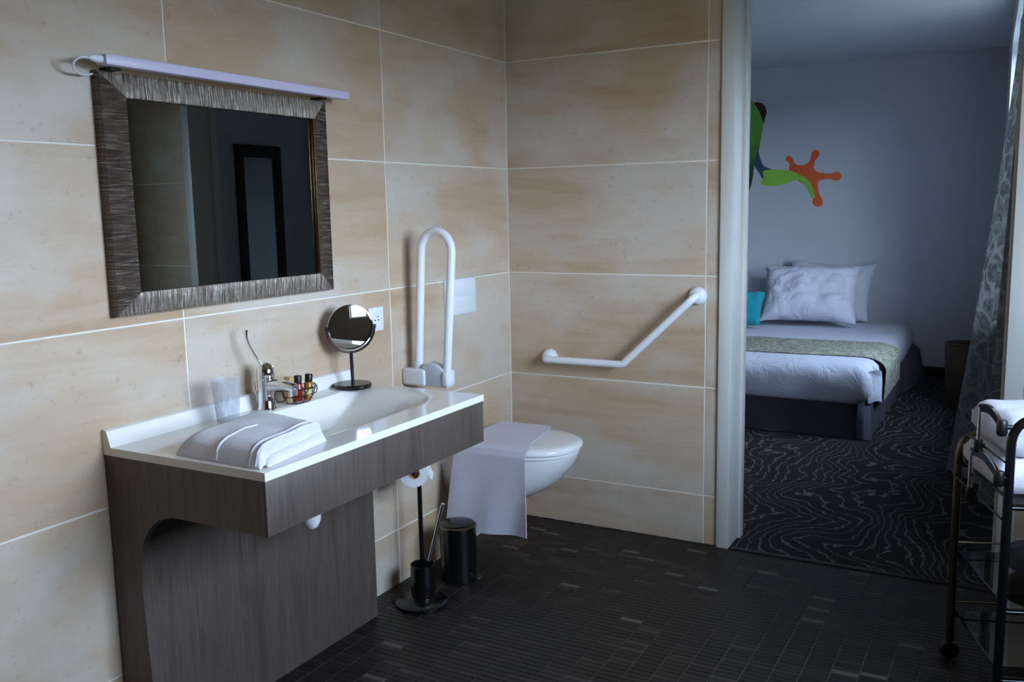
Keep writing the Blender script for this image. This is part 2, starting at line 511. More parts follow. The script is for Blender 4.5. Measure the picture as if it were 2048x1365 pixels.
# back wall with the doorway into the bedroom
DX0, DX1, DZ = 1.0, 1.955, 2.26
wb_ = MB().box(-0.0015, DX0 - 0.05, TP - 0.0045, 0.16, 0, H_BATH).build('wall_back', M['grout'])
struct(wb_, 'beige stone tiled wall behind the angled grab bar', 'wall')
tile_wall(wb_, 'y', [0.0, 0.8933, 0.945], ZB)
wr_ = MB().box(DX1 + 0.05, XR, TP - 0.0035, 0.16, 0, H_BATH).build('wall_back_right', M['grout'])
struct(wr_, 'beige tiled wall to the right of the doorway', 'wall')
tile_wall(wr_, 'y', [DX1 + 0.055, 2.30, XR], ZB)
hd = MB().box(DX0 - 0.05, DX1 + 0.05, 0.0, 0.16, DZ + 0.05, H_BATH).build('wall_back_head', M['trim'])
struct(hd, 'pale wall strip above the doorway', 'wall')
# right wall with the window opening
y0, y1, z0, z1 = WB
wr = MB(); wr.box(XR, XR + 0.2, -4.6, y0, 0, H_BATH); wr.box(XR, XR + 0.2, y1, 0.16, 0, H_BATH); wr.box(XR, XR + 0.2, y0, y1, 0, z0); wr.box(XR, XR + 0.2, y0, y1, z1, H_BATH)
struct(wr.build('wall_right', M['plaster_window']), 'plastered bathroom wall with the window', 'wall')
struct(MB().box(-0.16, XR + 0.2, -4.8, -4.6, 0, H_BATH).build('wall_rear', M['plaster_bath']), 'plastered bathroom wall opposite the doorway', 'wall')
struct(MB().box(-0.16, XR + 0.2, -4.8, 0.16, H_BATH, H_BATH + 0.1).build('ceiling', M['ceiling_bath']), 'bathroom ceiling', 'ceiling')


def window(name, x0, x1, y0, y1, z0, z1, label, mull):
    r = struct(thing(name, label, 'window', (x1, (y0 + y1) / 2, z0)), label, 'window')
    f = 0.055
    mb = MB(); mb.box(x0, x1, y0, y0 + f, z0, z1, 0.004); mb.box(x0, x1, y1 - f, y1, z0, z1, 0.004); mb.box(x0, x1, y0 + f, y1 - f, z0, z0 + f, 0.004); mb.box(x0, x1, y0 + f, y1 - f, z1 - f, z1, 0.004)
    mb.build('window_frame', M['window_frame'], r)
    ys = [y0 + f] + [y0 + (y1 - y0) * k / mull for k in range(1, mull)] + [y1 - f]
    for y in ys[1:-1]: MB().box(x0, x1, y - 0.03, y + 0.03, z0 + f, z1 - f, 0.004).build('mullion', M['window_frame'], r)
    for a, b in zip(ys[:-1], ys[1:]):
        a2 = a + (0.03 if a != ys[0] else 0); b2 = b - (0.03 if b != ys[-1] else 0)
        MB().box((x0 + x1) / 2 - 0.004, (x0 + x1) / 2 + 0.004, a2, b2, z0 + f, z1 - f).build('pane', M['pane'], r)
    return r


window('window_1', XR + 0.09, XR + 0.14, *WB, 'white framed bathroom window letting daylight in', 2)

# floor: mosaic strips over a grout bed
fl = struct(MB().box(-0.16, XR + 0.2, -4.8, 0.0, -0.08, -0.0018).build('floor', M['dark_grout']), 'dark brown strip mosaic bathroom floor', 'floor')
PX, PY, GJ, GX = 0.0775, 0.0244, 0.0011, 0.0018
tints = [0.02, 0.12, 0.24, 0.36, 0.48, 0.6, 0.74, 0.86, 0.97]
wts = [15, 17, 17, 15, 12, 10, 8, 5, 2]


def to_px(p):
    v = Vector(p) - CAM; z = v.dot(_d)
    if z < 0.1: return None
    return 1024 + FPX * v.dot(_r2) / z, 682.5 - FPX * v.dot(_u2) / z, z


cells = []
nx = int(XR / PX) + 1; ny = int(4.6 / PY)
rnd = random.Random(3)
for i in range(nx):
    for j in range(ny):
        x0, x1 = i * PX + GX, min((i + 1) * PX - GX, XR - 0.001); y1 = -(j * PY) - GJ - 0.001; y0 = y1 - PY + 2 * GJ
        if x1 - x0 < 0.01: continue
        cells.append((x0, x1, y0, y1, rnd.choices(tints, wts)[0], rnd.uniform(-0.0004, 0.0003)))


def strip_mesh(name, L):
    V, F, T = [], [], []
    b = 0.0007
    for x0, x1, y0, y1, t, dz in L:
        n = len(V); z = dz
        V += [(x0, y0, -0.002), (x1, y0, -0.002), (x1, y1, -0.002), (x0, y1, -0.002), (x0 + b, y0 + b, z), (x1 - b, y0 + b, z), (x1 - b, y1 - b, z), (x0 + b, y1 - b, z)]
        F += [(n + 4, n + 5, n + 6, n + 7), (n, n + 1, n + 5, n + 4), (n + 1, n + 2, n + 6, n + 5), (n + 2, n + 3, n + 7, n + 6), (n + 3, n, n + 4, n + 7)]
        T += [t] * 8
    me = bpy.data.meshes.new(name); me.from_pydata(V, [], F); a = me.attributes.new('tint', 'FLOAT', 'POINT'); a.data.foreach_set('value', T)
    me.materials.append(M['mosaic']); me.update(); return me


def hidden(x, y):
    if x < 0.10 and -2.1 < y < -1.13: return True
    if x < 0.53 and -2.1 < y < -1.5 and x < 0.30: return True
    return False


rank = []
for n, c in enumerate(cells):
    cx, cy = (c[0] + c[1]) / 2, (c[2] + c[3]) / 2
    q = to_px((cx, cy, 0))
    if q and 8 < q[0] < 2040 and q[1] < 1358 and not hidden(cx, cy) and not (cx > 1.8 and cy < -0.4): rank.append((q[2], n))
rank.sort(); single = {n for _, n in rank[:300]}
fl0 = world_loc(fl)
rest = [tuple(v - o for v, o in zip(c[:4], (fl0.x, fl0.x, fl0.y, fl0.y))) + (c[4], c[5] - fl0.z) for n, c in enumerate(cells) if n not in single]
V_ = strip_mesh('mosaic_field', [(a, b, c, d, t, 0) for a, b, c, d, t, z in rest])
for v in V_.vertices: v.co.z -= fl0.z
fo = bpy.data.objects.new('mosaic_field', V_); COL.objects.link(fo); fo.parent = fl; fo['kind'] = 'stuff'
proto = {t: strip_mesh('mosaic_strip', [(-PX / 2 + GX, PX / 2 - GX, -PY / 2 + GJ, PY / 2 - GJ, t, 0)]) for t in tints}
for n in sorted(single):
    c = cells[n]; o = bpy.data.objects.new('mosaic_strip', proto[c[4]]); COL.objects.link(o); o.parent = fl
    o.location = Vector(((c[0] + c[1]) / 2, (c[2] + c[3]) / 2, c[5])) - fl0

# door frame
df = struct(thing('door_1', 'white painted door frame of the bedroom doorway', 'door frame', (1.0, 0, 0)), 'white painted door frame of the bedroom doorway', 'door frame')
for s, x in ((-1, DX0), (1, DX1)):
    a, b = (x - 0.05, x) if s < 0 else (x, x + 0.055)
    MB().box(a, b, -0.014, 0.165, 0, DZ + 0.05, 0.003).build('jamb', M['trim'], df)
    a2, b2 = (x - 0.001, x + 0.012) if s < 0 else (x - 0.012, x + 0.001)
    MB().box(a2, b2, 0.125, 0.175, 0, DZ, 0.003).build('stop', M['trim'], df)
MB().box(DX0, DX1, -0.014, 0.165, DZ, DZ + 0.05, 0.003).build('head', M['trim'], df)
struct(MB().box(DX0, DX1, -0.012, 0.012, -0.002, 0.005, 0.002).build('trim_1', M['bronze_strip']), 'dark metal threshold strip in the doorway', 'threshold')

# bedroom shell
YF = 4.393; HB = 2.51
struct(MB().box(-2.6, 2.4, 0.0, YF, -0.08, 0.002).build('floor_bedroom', M['carpet']), 'black bedroom carpet with wavy grey contour lines', 'carpet')
struct(MB().box(-2.6, 2.4, YF, YF + 0.15, 0, HB).build('wall_far', M['plaster']), 'pale blue grey bedroom wall behind the bed', 'wall')
struct(MB().box(-2.75, -2.6, 0.16, YF, 0, HB).build('wall_far_left', M['plaster']), 'bedroom wall left of the bed', 'wall')
struct(MB().box(-2.75, 2.4, 0.16, YF + 0.15, HB, HB + 0.1).build('ceiling_bedroom', M['ceiling']), 'white bedroom ceiling', 'ceiling')
struct(MB().box(-2.75, 0.95, 0.161, 0.17, 0, HB).build('wall_near', M['plaster']), 'bedroom side of the wall shared with the bathroom', 'wall')
struct(MB().box(0.95, 2.4, 0.161, 0.17, DZ + 0.05, HB).build('wall_near_head', M['plaster']), 'bedroom side of the wall above the doorway', 'wall')


def xw(y): return 1.995 if y < 1.0 else (1.995 - 0.5 * (y - 1.0) if y < 1.18 else 1.82 - 0.03 * (y - 4.39))      # the bedroom's right wall runs slightly askew


def wedge(mb, ya, yb, z0, z1):
    mb.prism([(xw(ya), ya), (xw(yb), yb), (2.25, yb), (2.25, ya)], 'z', z0, z1)


mb = MB(); mb.box(1.995, 2.25, 0.17, WD[0], 0, HB); wedge(mb, WD[1], YF, 0, HB); wedge(mb, WD[0], WD[1], 0, WD[2]); wedge(mb, WD[0], WD[1], WD[3], HB)
struct(mb.build('wall_bedroom_right', M['plaster'], sharp=20), 'bedroom wall with the window niche and curtain', 'wall')
window('window_2', 2.08, 2.13, *WD, 'white framed bedroom window in its niche', 2)
struct(MB().box(-2.6, 1.8, YF - 0.014, YF, 0.002, 0.075, 0.003).build('baseboard_far', M['navy']), 'dark low baseboard along the bedroom wall', 'baseboard')
struct(MB().box(-30, 40, -40, 40, -3.1, -3.0).build('ground', M['earth']), 'ground outside the windows', 'ground')

# ------------------------------------------------------------------ wall mirror
ym0, ym1, zm0, zm1 = -2.048, -1.216, 1.137, 1.737
yi0, yi1, zi0, zi1 = -1.970, -1.277, 1.194, 1.678
wm = thing('wall_mirror', 'large wall mirror in a ridged bronze and silver frame above the washbasin', 'mirror', (0.0, (ym0 + ym1) / 2, zm0))


def frame_piece(o0, o1, i1, i0, mat):
    """mitred moulding sloping from the thick outer edge down to the glass"""
    mb = MB(); xo, xi = 0.022, 0.027
    def ring(o, i):
        o, i = Vector((0, *o)), Vector((0, *i)); X = lambda p, x: Vector((x, p.y, p.z))
        return [X(o, 0.001), X(o, xo - 0.003), X(o.lerp(i, 0.05), xo + 0.002), X(o.lerp(i, 0.12), xo - 0.001), X(o.lerp(i, 0.35), xo + 0.001), X(o.lerp(i, 0.65), xo + 0.003), X(o.lerp(i, 0.9), xi - 0.001), X(i, xi - 0.002), X(i, 0.001)]
    n = 8
    rings = []
    for k in range(n + 1):
        t = k / n
        o = (o0[0] + (o1[0] - o0[0]) * t, o0[1] + (o1[1] - o0[1]) * t); i = (i0[0] + (i1[0] - i0[0]) * t, i0[1] + (i1[1] - i0[1]) * t)
        rings.append(ring(o, i))
    mb.ring_loft(rings); return mb.build('frame_rail', mat, wm, 25)


frame_piece((ym0, zm1), (ym1, zm1), (yi1, zi1), (yi0, zi1), M['frame'])
frame_piece((ym1, zm0), (ym0, zm0), (yi0, zi0), (yi1, zi0), M['frame'])
frame_piece((ym0, zm0), (ym0, zm1), (yi0, zi1), (yi0, zi0), M['frame_side'])
frame_piece((ym1, zm1), (ym1, zm0), (yi1, zi0), (yi1, zi1), M['frame_side'])
wg = MB().box(0.001, 0.0130, yi0 - 0.004, yi1 + 0.004, zi0 - 0.004, zi1 + 0.004).build('glass', M['mirror'], wm)
MB().box(0.0135, 0.0245, yi1 - 0.003, yi1 + 0.001, zi0 + 0.001, zi1 - 0.001, 0.001).build('inner_slip', M['gold'], wg)

# light bar over the mirror
lb = thing('mirror_light', 'slim white light bar mounted above the large wall mirror', 'light', (0.05, -1.61, 1.74))
MB().box(0.052, 0.080, -2.062, -1.166, 1.742, 1.767, 0.003).build('diffuser', M['lamp_white'], lb)
MB().box(0.040, 0.052, -2.06, -1.17, 1.744, 1.764, 0.001).build('housing', M['grey_plastic'], lb)
for y in (-2.01, -1.25):
    MB().box(0.0005, 0.046, y - 0.014, y + 0.014, 1.7375, 1.7445, 0.001).build('bracket', M['black_matt'], lb)
lbp = MB().lathe([(0.010, 0), (0.010, 0.016), (0.006, 0.028), (0.004, 0.034)], (0.062, -2.062, 1.7555), (0, -1, 0), 14).build('plug', M['white_plastic'], lb)
MB().tube(catmull([Vector(p) for p in [(0.062, -2.09, 1.7555), (0.06, -2.118, 1.752), (0.052, -2.13, 1.738), (0.035, -2.112, 1.724), (0.012, -2.075, 1.722), (0.008, -2.04, 1.730)]], 6), 0.0027, 8).build('cable', M['white_plastic'], lbp)

# ------------------------------------------------------------------ vanity
CZ, CX, CY0, CY1 = 0.818, 0.543, -2.10, -1.15
va = thing('vanity_unit', 'grey-brown wood vanity unit with arched open side', 'vanity', (0.25, -1.62, 0))
prof = [(0.001, 0.0), (0.122, 0.0), (0.112, 0.30), (0.104, 0.46), (0.108, 0.54), (0.120, 0.585), (0.145, 0.625), (0.185, 0.655), (0.235, 0.668), (0.30, 0.6685), (0.521, 0.6685), (0.521, CZ - 0.0205), (0.001, CZ - 0.0205)]
prof_r = [(0.001, 0.0), (0.096, 0.0), (0.096, 0.6685), (0.521, 0.6685), (0.521, CZ - 0.0205), (0.001, CZ - 0.0205)]
for ya, pf in ((CY0 + 0.002, prof), (CY1 - 0.024, prof_r)):
    MB().prism(pf, 'y', ya, ya + 0.022).build('side_panel', M['laminate'], va, 30)
MB().box(0.521, 0.541, CY0 + 0.002, CY1 - 0.002, 0.6685, CZ - 0.0205, 0.001).build('apron', M['laminate'], va)
MB().box(0.078, 0.096, CY0 + 0.024, CY1 - 0.024, 0.0, 0.70).build('front_panel', M['laminate'], va)
tag(MB().tube([(0.27, -1.655, 0.70), (0.27, -1.655, 0.60), (0.27, -1.655, 0.53), (0.27, -1.655, 0.51), (0.27, -1.655, 0.502)], [0.022, 0.027, 0.027, 0.019, 0.006], 18).build('drain_trap', M['white_plastic']), 'white plastic drain trap hanging below the vanity apron', 'drain')

wa = thing('washbasin', 'glossy white moulded washbasin top on the vanity', 'washbasin', (0.27, -1.62, CZ - 0.02))


def sstep(a, b, t):
    t = max(0, min(1, (t - a) / (b - a))); return t * t * (3 - 2 * t)


def basin_z(x, y):
    back = sstep(0.095, 0.135, x); front = 1 - sstep(0.30, 0.455, x)
    left = sstep(-1.80, -1.74, y); right = 1 - sstep(-1.42, -1.20, y)
    return CZ - 0.095 * back * front * left * right


NXg, NYg = 60, 96
mb = MB(); bm = mb.bm
top = [[bm.verts.new((0.001 + (CX - 0.001) * i / NXg, CY0 + (CY1 - CY0) * j / NYg, basin_z(0.001 + (CX - 0.001) * i / NXg, CY0 + (CY1 - CY0) * j / NYg))) for j in range(NYg + 1)] for i in range(NXg + 1)]
for i in range(NXg):
    for j in range(NYg): bm.faces.new((top[i][j], top[i + 1][j], top[i + 1][j + 1], top[i][j + 1]))
per = [top[i][0] for i in range(NXg + 1)] + [top[NXg][j] for j in range(1, NYg + 1)] + [top[i][NYg] for i in range(NXg - 1, -1, -1)] + [top[0][j] for j in range(NYg - 1, 0, -1)]
low = [bm.verts.new((v.co.x, v.co.y, CZ - 0.020)) for v in per]
for k in range(len(per)): bm.faces.new((per[k], low[k], low[(k + 1) % len(per)], per[(k + 1) % len(per)]))
mb.build('basin_top', M['white_gloss'], wa, 35)
MB().prism([(0.0005, CZ), (0.030, CZ), (0.018, CZ + 0.040), (0.010, CZ + 0.044), (0.0005, CZ + 0.044)], 'y', CY0, CY1 + 0.0).build('backsplash', M['white_gloss'], wa, 30)
MB().lathe([(0.021, 0), (0.021, 0.003), (0.016, 0.005)], (0.21, -1.60, basin_z(0.21, -1.60) - 0.001)).build('drain', M['chrome'], wa)

# mixer tap
TX, TY = 0.072, -1.60
tp = thing('mixer_tap', 'chrome mixer tap with a long clinical lever', 'tap', (TX, TY, CZ))
MB().lathe([(0.027, 0), (0.028, 0.004), (0.0245, 0.010), (0.0235, 0.05), (0.0245, 0.085), (0.025, 0.092)], (TX, TY, CZ)).build('body', M['chrome'], tp)
tsp = MB().tube([(TX + 0.006, TY + 0.002, CZ + 0.072), (TX + 0.045, TY + 0.004, CZ + 0.078), (TX + 0.085, TY + 0.006, CZ + 0.076), (TX + 0.108, TY + 0.007, CZ + 0.072)], [0.021, 0.0165, 0.014, 0.0135], 16, smooth_n=0).build('spout', M['chrome'], tp, 60)
MB().lathe([(0.0115, 0), (0.0115, 0.020), (0.010, 0.022)], (TX + 0.100, TY + 0.0065, CZ + 0.072), (0, 0, -1), 16).build('aerator', M['chrome'], tsp)
tcap = MB().lathe([(0.025, 0), (0.026, 0.010), (0.0245, 0.026), (0.018, 0.040), (0.007, 0.047)], (TX, TY, CZ + 0.094), (0.10, 0.05, 1), 24).build('cap', M['chrome'], tp, 60)
MB().tube([(TX + 0.0, TY - 0.004, CZ + 0.128), (TX - 0.006, TY - 0.018, CZ + 0.150), (TX - 0.014, TY - 0.036, CZ + 0.186), (TX - 0.018, TY - 0.045, CZ + 0.212), (TX - 0.019, TY - 0.047, CZ + 0.228), (TX - 0.018, TY - 0.046, CZ + 0.241)], [0.0085, 0.0055, 0.0045, 0.005, 0.0065, 0.007], 12, smooth_n=5, flat=0.65).build('lever', M['chrome'], tcap, 60)
MB().tube([(TX - 0.028, TY - 0.006, CZ + 0.02), (TX - 0.032, TY - 0.014, CZ + 0.085)], 0.0022, 8).build('drain_rod', M['chrome'], tp)

# tumbler
cu = thing('tumbler', 'clear ribbed plastic tumbler wrapped in film beside the tap', 'cup', (0.100, -1.778, CZ))
seg = 40; prof_c = [(0.026, 0.001), (0.028, 0.004), (0.031, 0.04), (0.034, 0.08), (0.0365, 0.116), (0.037, 0.120)]
mb = MB(); rings = []
for r, hh in prof_c: rings.append([Vector((0.100 + math.cos(2 * PI * k / seg) * (r + 0.0009 * math.cos(k * PI)), -1.778 + math.sin(2 * PI * k / seg) * (r + 0.0009 * math.cos(k * PI)), CZ + hh)) for k in range(seg)])
for r, hh in reversed(prof_c): rings.append([Vector((0.100 + math.cos(2 * PI * k / seg) * (r - 0.002), -1.778 + math.sin(2 * PI * k / seg) * (r - 0.002), CZ + hh + 0.002)) for k in range(seg)])
mb.ring_loft(rings); cuw = mb.build('wall', M['cup'], cu, 60)
mb = MB(); rings = []
for n_, (r, hh) in enumerate([(0.0285, 0.004), (0.0325, 0.04), (0.036, 0.085), (0.0395, 0.122), (0.040, 0.132)]):
    rings.append([Vector((0.100 + math.cos(2 * PI * k / 24) * (r + 0.0022 * math.sin(k * 2.3 + n_ * 1.7)), -1.778 + math.sin(2 * PI * k / 24) * (r + 0.0022 * math.sin(k * 1.9 + n_)), CZ + hh + 0.0035 * math.sin(k * 1.3) * (n_ == 4))) for k in range(24)])
mb.ring_loft(rings, False, False); mb.build('film', M['cup'], cuw, 10)

# folded towel on the washbasin
tw = thing('folded_towel', 'folded white terry towel with piped bands on the washbasin corner', 'towel', (0.33, -1.93, CZ))
A, B, C, D = Vector((0.235, -2.075)), Vector((0.522, -2.085)), Vector((0.478, -1.815)), Vector((0.172, -1.752))


def quad(u, v): return (A * (1 - u) + B * u) * (1 - v) + (D * (1 - u) + C * u) * v


def towel_layer(th, u0, u1, v0, seed, low_at):
    """one folded layer: rounded over the fold at v=0 and the side u=0, open edge at u=1"""
    mb = MB(); n, mv = 40, 34
    f = lambda t: math.sqrt(max(0, 1 - (1 - min(1, t)) ** 2))
    def P(u, v):
        q = quad(u0 + (u1 - u0) * u, v0 + (1 - v0) * v)
        k = f(v / 0.20) ** 0.8 * f(u / 0.20) ** 0.8 * f((1 - u) / 0.05) ** 0.35 * f((1 - v) / 0.10) ** 0.7
        return Vector((q.x, q.y, CZ + 0.0005 + th * (0.10 + 0.90 * k) + 0.004 * k * noise.noise(Vector((u * 4 + seed, v * 4, seed)))))
    V = [[mb.bm.verts.new(P(i / n, j / mv)) for j in range(mv + 1)] for i in range(n + 1)]
    for i in range(n):
        for j in range(mv): mb.bm.faces.new((V[i][j], V[i + 1][j], V[i + 1][j + 1], V[i][j + 1]))
    per = [(i, 0) for i in range(n + 1)] + [(n, j) for j in range(1, mv + 1)] + [(i, mv) for i in range(n - 1, -1, -1)] + [(0, j) for j in range(mv - 1, 0, -1)]
    low = []
    for i, j in per:
        c = V[i][j].co; z = CZ + 0.0005 + (low_at if i == n and j > 1 else 0.0); low.append(mb.bm.verts.new((c.x, c.y, min(z, c.z - 0.0005))))
    for k in range(len(per)):
        a, b = per[k], per[(k + 1) % len(per)]; mb.bm.faces.new((V[a[0]][a[1]], low[k], low[(k + 1) % len(per)], V[b[0]][b[1]]))
    return mb, P


mb, _ = towel_layer(0.024, 0.10, 1.0, 0.08, 1.0, 0.0); mb.build('lower_fold', M['terry'], tw, 70)
mb, PT = towel_layer(0.050, 0.0, 0.97, 0.0, 4.0, 0.026); up_ = mb.build('upper_fold', M['terry'], tw, 70)
for u, v1 in ((0.50, 0.55), (0.885, 0.98), (0.955, 0.98)):
    pts = [PT(u, v1 * k / 24) + Vector((0, 0, 0.0010)) for k in range(25)]
    MB().tube(pts, 0.0028, 8).build('piped_band', M['terry'], up_, 70)

# makeup mirror
MX, MY = 0.088, -1.222
mk = thing('makeup_mirror', 'round tilting makeup mirror on a black stand', 'mirror', (MX, MY, CZ))
MB().lathe([(0.059, 0), (0.061, 0.003), (0.061, 0.011), (0.058, 0.014)], (MX, MY, CZ), seg=40).build('base', M['black_metal'], mk)
MB().tube([(MX, MY, CZ + 0.012), (MX - 0.002, MY, CZ + 0.118)], 0.0058, 12).build('stem', M['black_metal'], mk)
nyaw = math.radians(-37.5); npit = math.radians(0)
Nn = Vector((math.cos(nyaw) * math.cos(npit), math.sin(nyaw) * math.cos(npit), math.sin(npit)))
Sd = Vector((-math.sin(nyaw), math.cos(nyaw), 0)); Ud = Nn.cross(Sd) if Nn.cross(Sd).z > 0 else Sd.cross(Nn)
MC = Vector((MX, MY, CZ + 0.198)); MR = 0.0735
myk = MB().tube([MC + Sd * math.cos(PI + PI * k / 24) * (MR + 0.006) + Vector((0, 0, 1)) * math.sin(PI + PI * k / 24) * (MR + 0.008) for k in range(25)], 0.0035, 10).build('yoke', M['black_metal'], mk)
MB().lathe([(MR - 0.003, -0.005), (MR + 0.001, -0.004), (MR + 0.002, 0.0), (MR + 0.001, 0.004), (MR - 0.003, 0.005)], MC, Nn, 48, False, False).build('rim', M['chrome'], mk, 60)
MB().lathe([(MR - 0.002, -0.004), (MR - 0.002, -0.0005)] + [((MR - 0.002) * (1 - k / 12), -0.0005 + (math.sqrt(0.25 - ((MR - 0.002) * (1 - k / 12)) ** 2) - math.sqrt(0.25 - (MR - 0.002) ** 2))) for k in range(1, 13)], MC, Nn, 64, True, False).build('glass', M['mirror_bright'], mk, 30)
for s_ in (-1, 1): MB().lathe([(0.006, 0), (0.006, 0.006), (0.004, 0.008)], MC + Sd * s_ * (MR + 0.003), Sd * s_, 12).build('pivot_knob', M['black_metal'], myk)

# wire basket with toiletries
BX, BY = 0.085, -1.478
wb = thing('wire_basket', 'small black wire basket of toiletries behind the tap', 'basket', (BX, BY, CZ))
mb = MB()
for hh, a_, b_ in ((0.003, 0.028, 0.042), (0.024, 0.038, 0.054), (0.046, 0.045, 0.062)):
    mb.tube([(BX + a_ * math.cos(2 * PI * k / 24), BY + b_ * math.sin(2 * PI * k / 24), CZ + hh) for k in range(24)], 0.0014, 6, closed=True)
mb.build('hoop', M['black_metal'], wb)
for k in range(16):
    t = 2 * PI * k / 16; t2 = t + 0.28 * (1 if k % 2 else -1)
    MB().tube([(BX + 0.028 * math.cos(t), BY + 0.042 * math.sin(t), CZ + 0.003), (BX + 0.039 * math.cos(t2), BY + 0.055 * math.sin(t2), CZ + 0.024), (BX + 0.045 * math.cos(t), BY + 0.062 * math.sin(t), CZ + 0.046)], 0.0013, 6, smooth_n=3).build('wire', M['black_metal'], wb)
for s_ in (-1, 1):
    MB().tube([(BX - 0.012, BY + s_ * 0.060, CZ + 0.042), (BX - 0.012, BY + s_ * 0.080, CZ + 0.046), (BX - 0.008, BY + s_ * 0.092, CZ + 0.034), (BX - 0.004, BY + s_ * 0.084, CZ + 0.016), (BX - 0.004, BY + s_ * 0.056, CZ + 0.014)], 0.0016, 6, smooth_n=5).build('handle', M['black_metal'], wb)


def bottle(name, x, y, mat, label, tilt):
    b = thing(name, label, 'bottle', (x, y, CZ + 0.004), 'toiletry bottles in the wire basket')
    ax = Vector(tilt).normalized(); o = Vector((x, y, CZ + 0.0048))
    bd = MB().lathe([(0.011, 0), (0.0135, 0.002), (0.0135, 0.050), (0.011, 0.055)], o, ax, 20).build('body', mat, b)
    MB().lathe([(0.0115, 0), (0.0118, 0.003), (0.0118, 0.021), (0.0105, 0.023)], o + ax * 0.0555, ax, 20).build('cap', M['black_matt'], b)
    MB().lathe([(0.0137, 0.012), (0.0137, 0.034)], o, ax, 20, False, False).build('paper_label', M['label_cream'] if mat is M['amber'] else M['red_gel'], bd)


bottle('toiletry_bottle', BX + 0.012, BY + 0.026, M['amber'], 'amber toiletry bottle with black cap, nearest the makeup mirror', (0.05, 0.08, 1))
bottle('toiletry_bottle', BX + 0.004, BY - 0.006, M['red_gel'], 'red toiletry bottle with black cap in the middle of the wire basket', (0.0, 0.02, 1))
tag(MB().box(BX - 0.022, BX + 0.0, BY - 0.042, BY - 0.020, CZ + 0.006, CZ + 0.082, 0.0015, 2, Matrix.Rotation(math.radians(-10), 3, 'X'), Vector((BX - 0.01, BY - 0.03, CZ + 0.04))).build('soap_box', M['kraft']), 'small kraft card box in the wire basket beside the tap', 'box')

# ------------------------------------------------------------------ wall fittings
so = thing('wall_socket', 'square white wall socket behind the makeup mirror', 'socket', (0, -0.979, 0.969))
MB().box(0.0003, 0.009, -1.021, -0.938, 0.969, 1.054, 0.003).build('plate', M['white_plastic'], so)
mb = MB(); mb.lathe([(0.027, 0.009), (0.026, 0.0105), (0.0215, 0.0105), (0.020, 0.0092)], (0, -0.979, 1.0115), (1, 0, 0), 32); sins = mb.build('insert', M['white_plastic'], so)
for dy in (-0.0095, 0.0095): MB().lathe([(0.0026, 0.0093), (0.0026, 0.0112)], (0, -0.979 + dy, 1.0085), (1, 0, 0), 12).build('contact_hole', M['black_matt'], sins)
MB().lathe([(0.0026, 0.009), (0.0022, 0.018), (0.001, 0.0195)], (0, -0.979, 1.021), (1, 0, 0), 12).build('earth_pin', M['chrome'], sins)

fp = thing('flush_plate', 'white dual button flush plate above the toilet', 'flush plate', (0, -0.421, 0.968))
MB().box(0.0003, 0.012, -0.534, -0.308, 0.968, 1.113, 0.003).build('plate', M['white_plastic'], fp)
MB().box(0.012, 0.016, -0.505, -0.337, 1.047, 1.084, 0.0018).build('button', M['white_plastic'], fp)
MB().box(0.012, 0.016, -0.505, -0.337, 1.000, 1.043, 0.0018).build('button', M['white_plastic'], fp)

# fold-up grab rail, folded against the wall
FY = -0.800
fr = thing('fold_up_rail', 'white fold-up support rail standing upright beside the toilet', 'grab rail', (0, FY, 0.748))
pl = [(0.057, FY, 0.80), (0.084, FY, 1.20)]; pr = [(0.212, FY, 1.20), (0.180, FY, 0.80)]
arc = [(0.149 + 0.065 * math.cos(PI - PI * k / 16), FY, 1.240 + 0.074 * math.sin(PI - PI * k / 16)) for k in range(17)]
MB().tube([pl[0]] + arc + [pr[1]], 0.0155, 16).build('tube', M['white_tube'], fr, 60)
MB().box(0.0003, 0.100, FY - 0.030, FY + 0.030, 0.750, 0.812, 0.009, 4).build('hinge_block', M['white_plastic'], fr)
arch = [(0.080, 0.749), (0.080, 0.815), (0.092, 0.832), (0.112, 0.838), (0.142, 0.832), (0.170, 0.818), (0.188, 0.800), (0.193, 0.775), (0.192, 0.749)]
MB().prism(arch, 'y', FY - 0.022, FY + 0.022, 0.004, 2).build('hinge_cover', M['grey_plastic'], fr, 30)
MB().box(0.170, 0.199, FY - 0.027, FY + 0.027, 0.752, 0.812, 0.010, 3).build('end_cap', M['white_plastic'], fr)

# angled grab bar on the back wall
gb = thing('angled_grab_bar', 'white angled grab bar on the tiled wall right of the toilet', 'grab bar', (0.53, 0, 0.74))
path = fillet([(0.200, -0.004, 0.742), (0.200, -0.070, 0.742), (0.565, -0.070, 0.742), (0.867, -0.070, 1.030), (0.862, -0.004, 1.030)], 0.035, 8)
MB().tube(path, 0.0155, 16).build('rail', M['white_tube'], gb, 60)
for x, z in ((0.200, 0.742), (0.862, 1.030)):
    MB().lathe([(0.036, 0.0003), (0.036, 0.010), (0.033, 0.020), (0.026, 0.028), (0.016, 0.031)], (x, 0, z), (0, -1, 0), 32).build('flange', M['white_plastic'], gb, 60)

# ------------------------------------------------------------------ toilet
TYc = -0.42
to = thing('toilet', 'white wall-hung toilet with closed lid', 'toilet', (0.0, TYc, 0.24))


def dring(tip, hw, z, back=0.0005, straight=0.52, n=40, pw=2.35):
    pts = []; xs = back + (tip - back) * straight
    for k in range(n + 1):
        t = -PI / 2 + PI * k / n
        c, s_ = max(0, math.cos(t)), math.sin(t)
        pts.append(Vector((xs + (tip - xs) * (c ** (2 / pw)), TYc + hw * math.copysign(abs(s_) ** (2 / pw), s_), z)))
    pts.append(Vector((back, TYc + hw * 0.96, z))); pts.append(Vector((back, TYc - hw * 0.96, z)))
    return pts


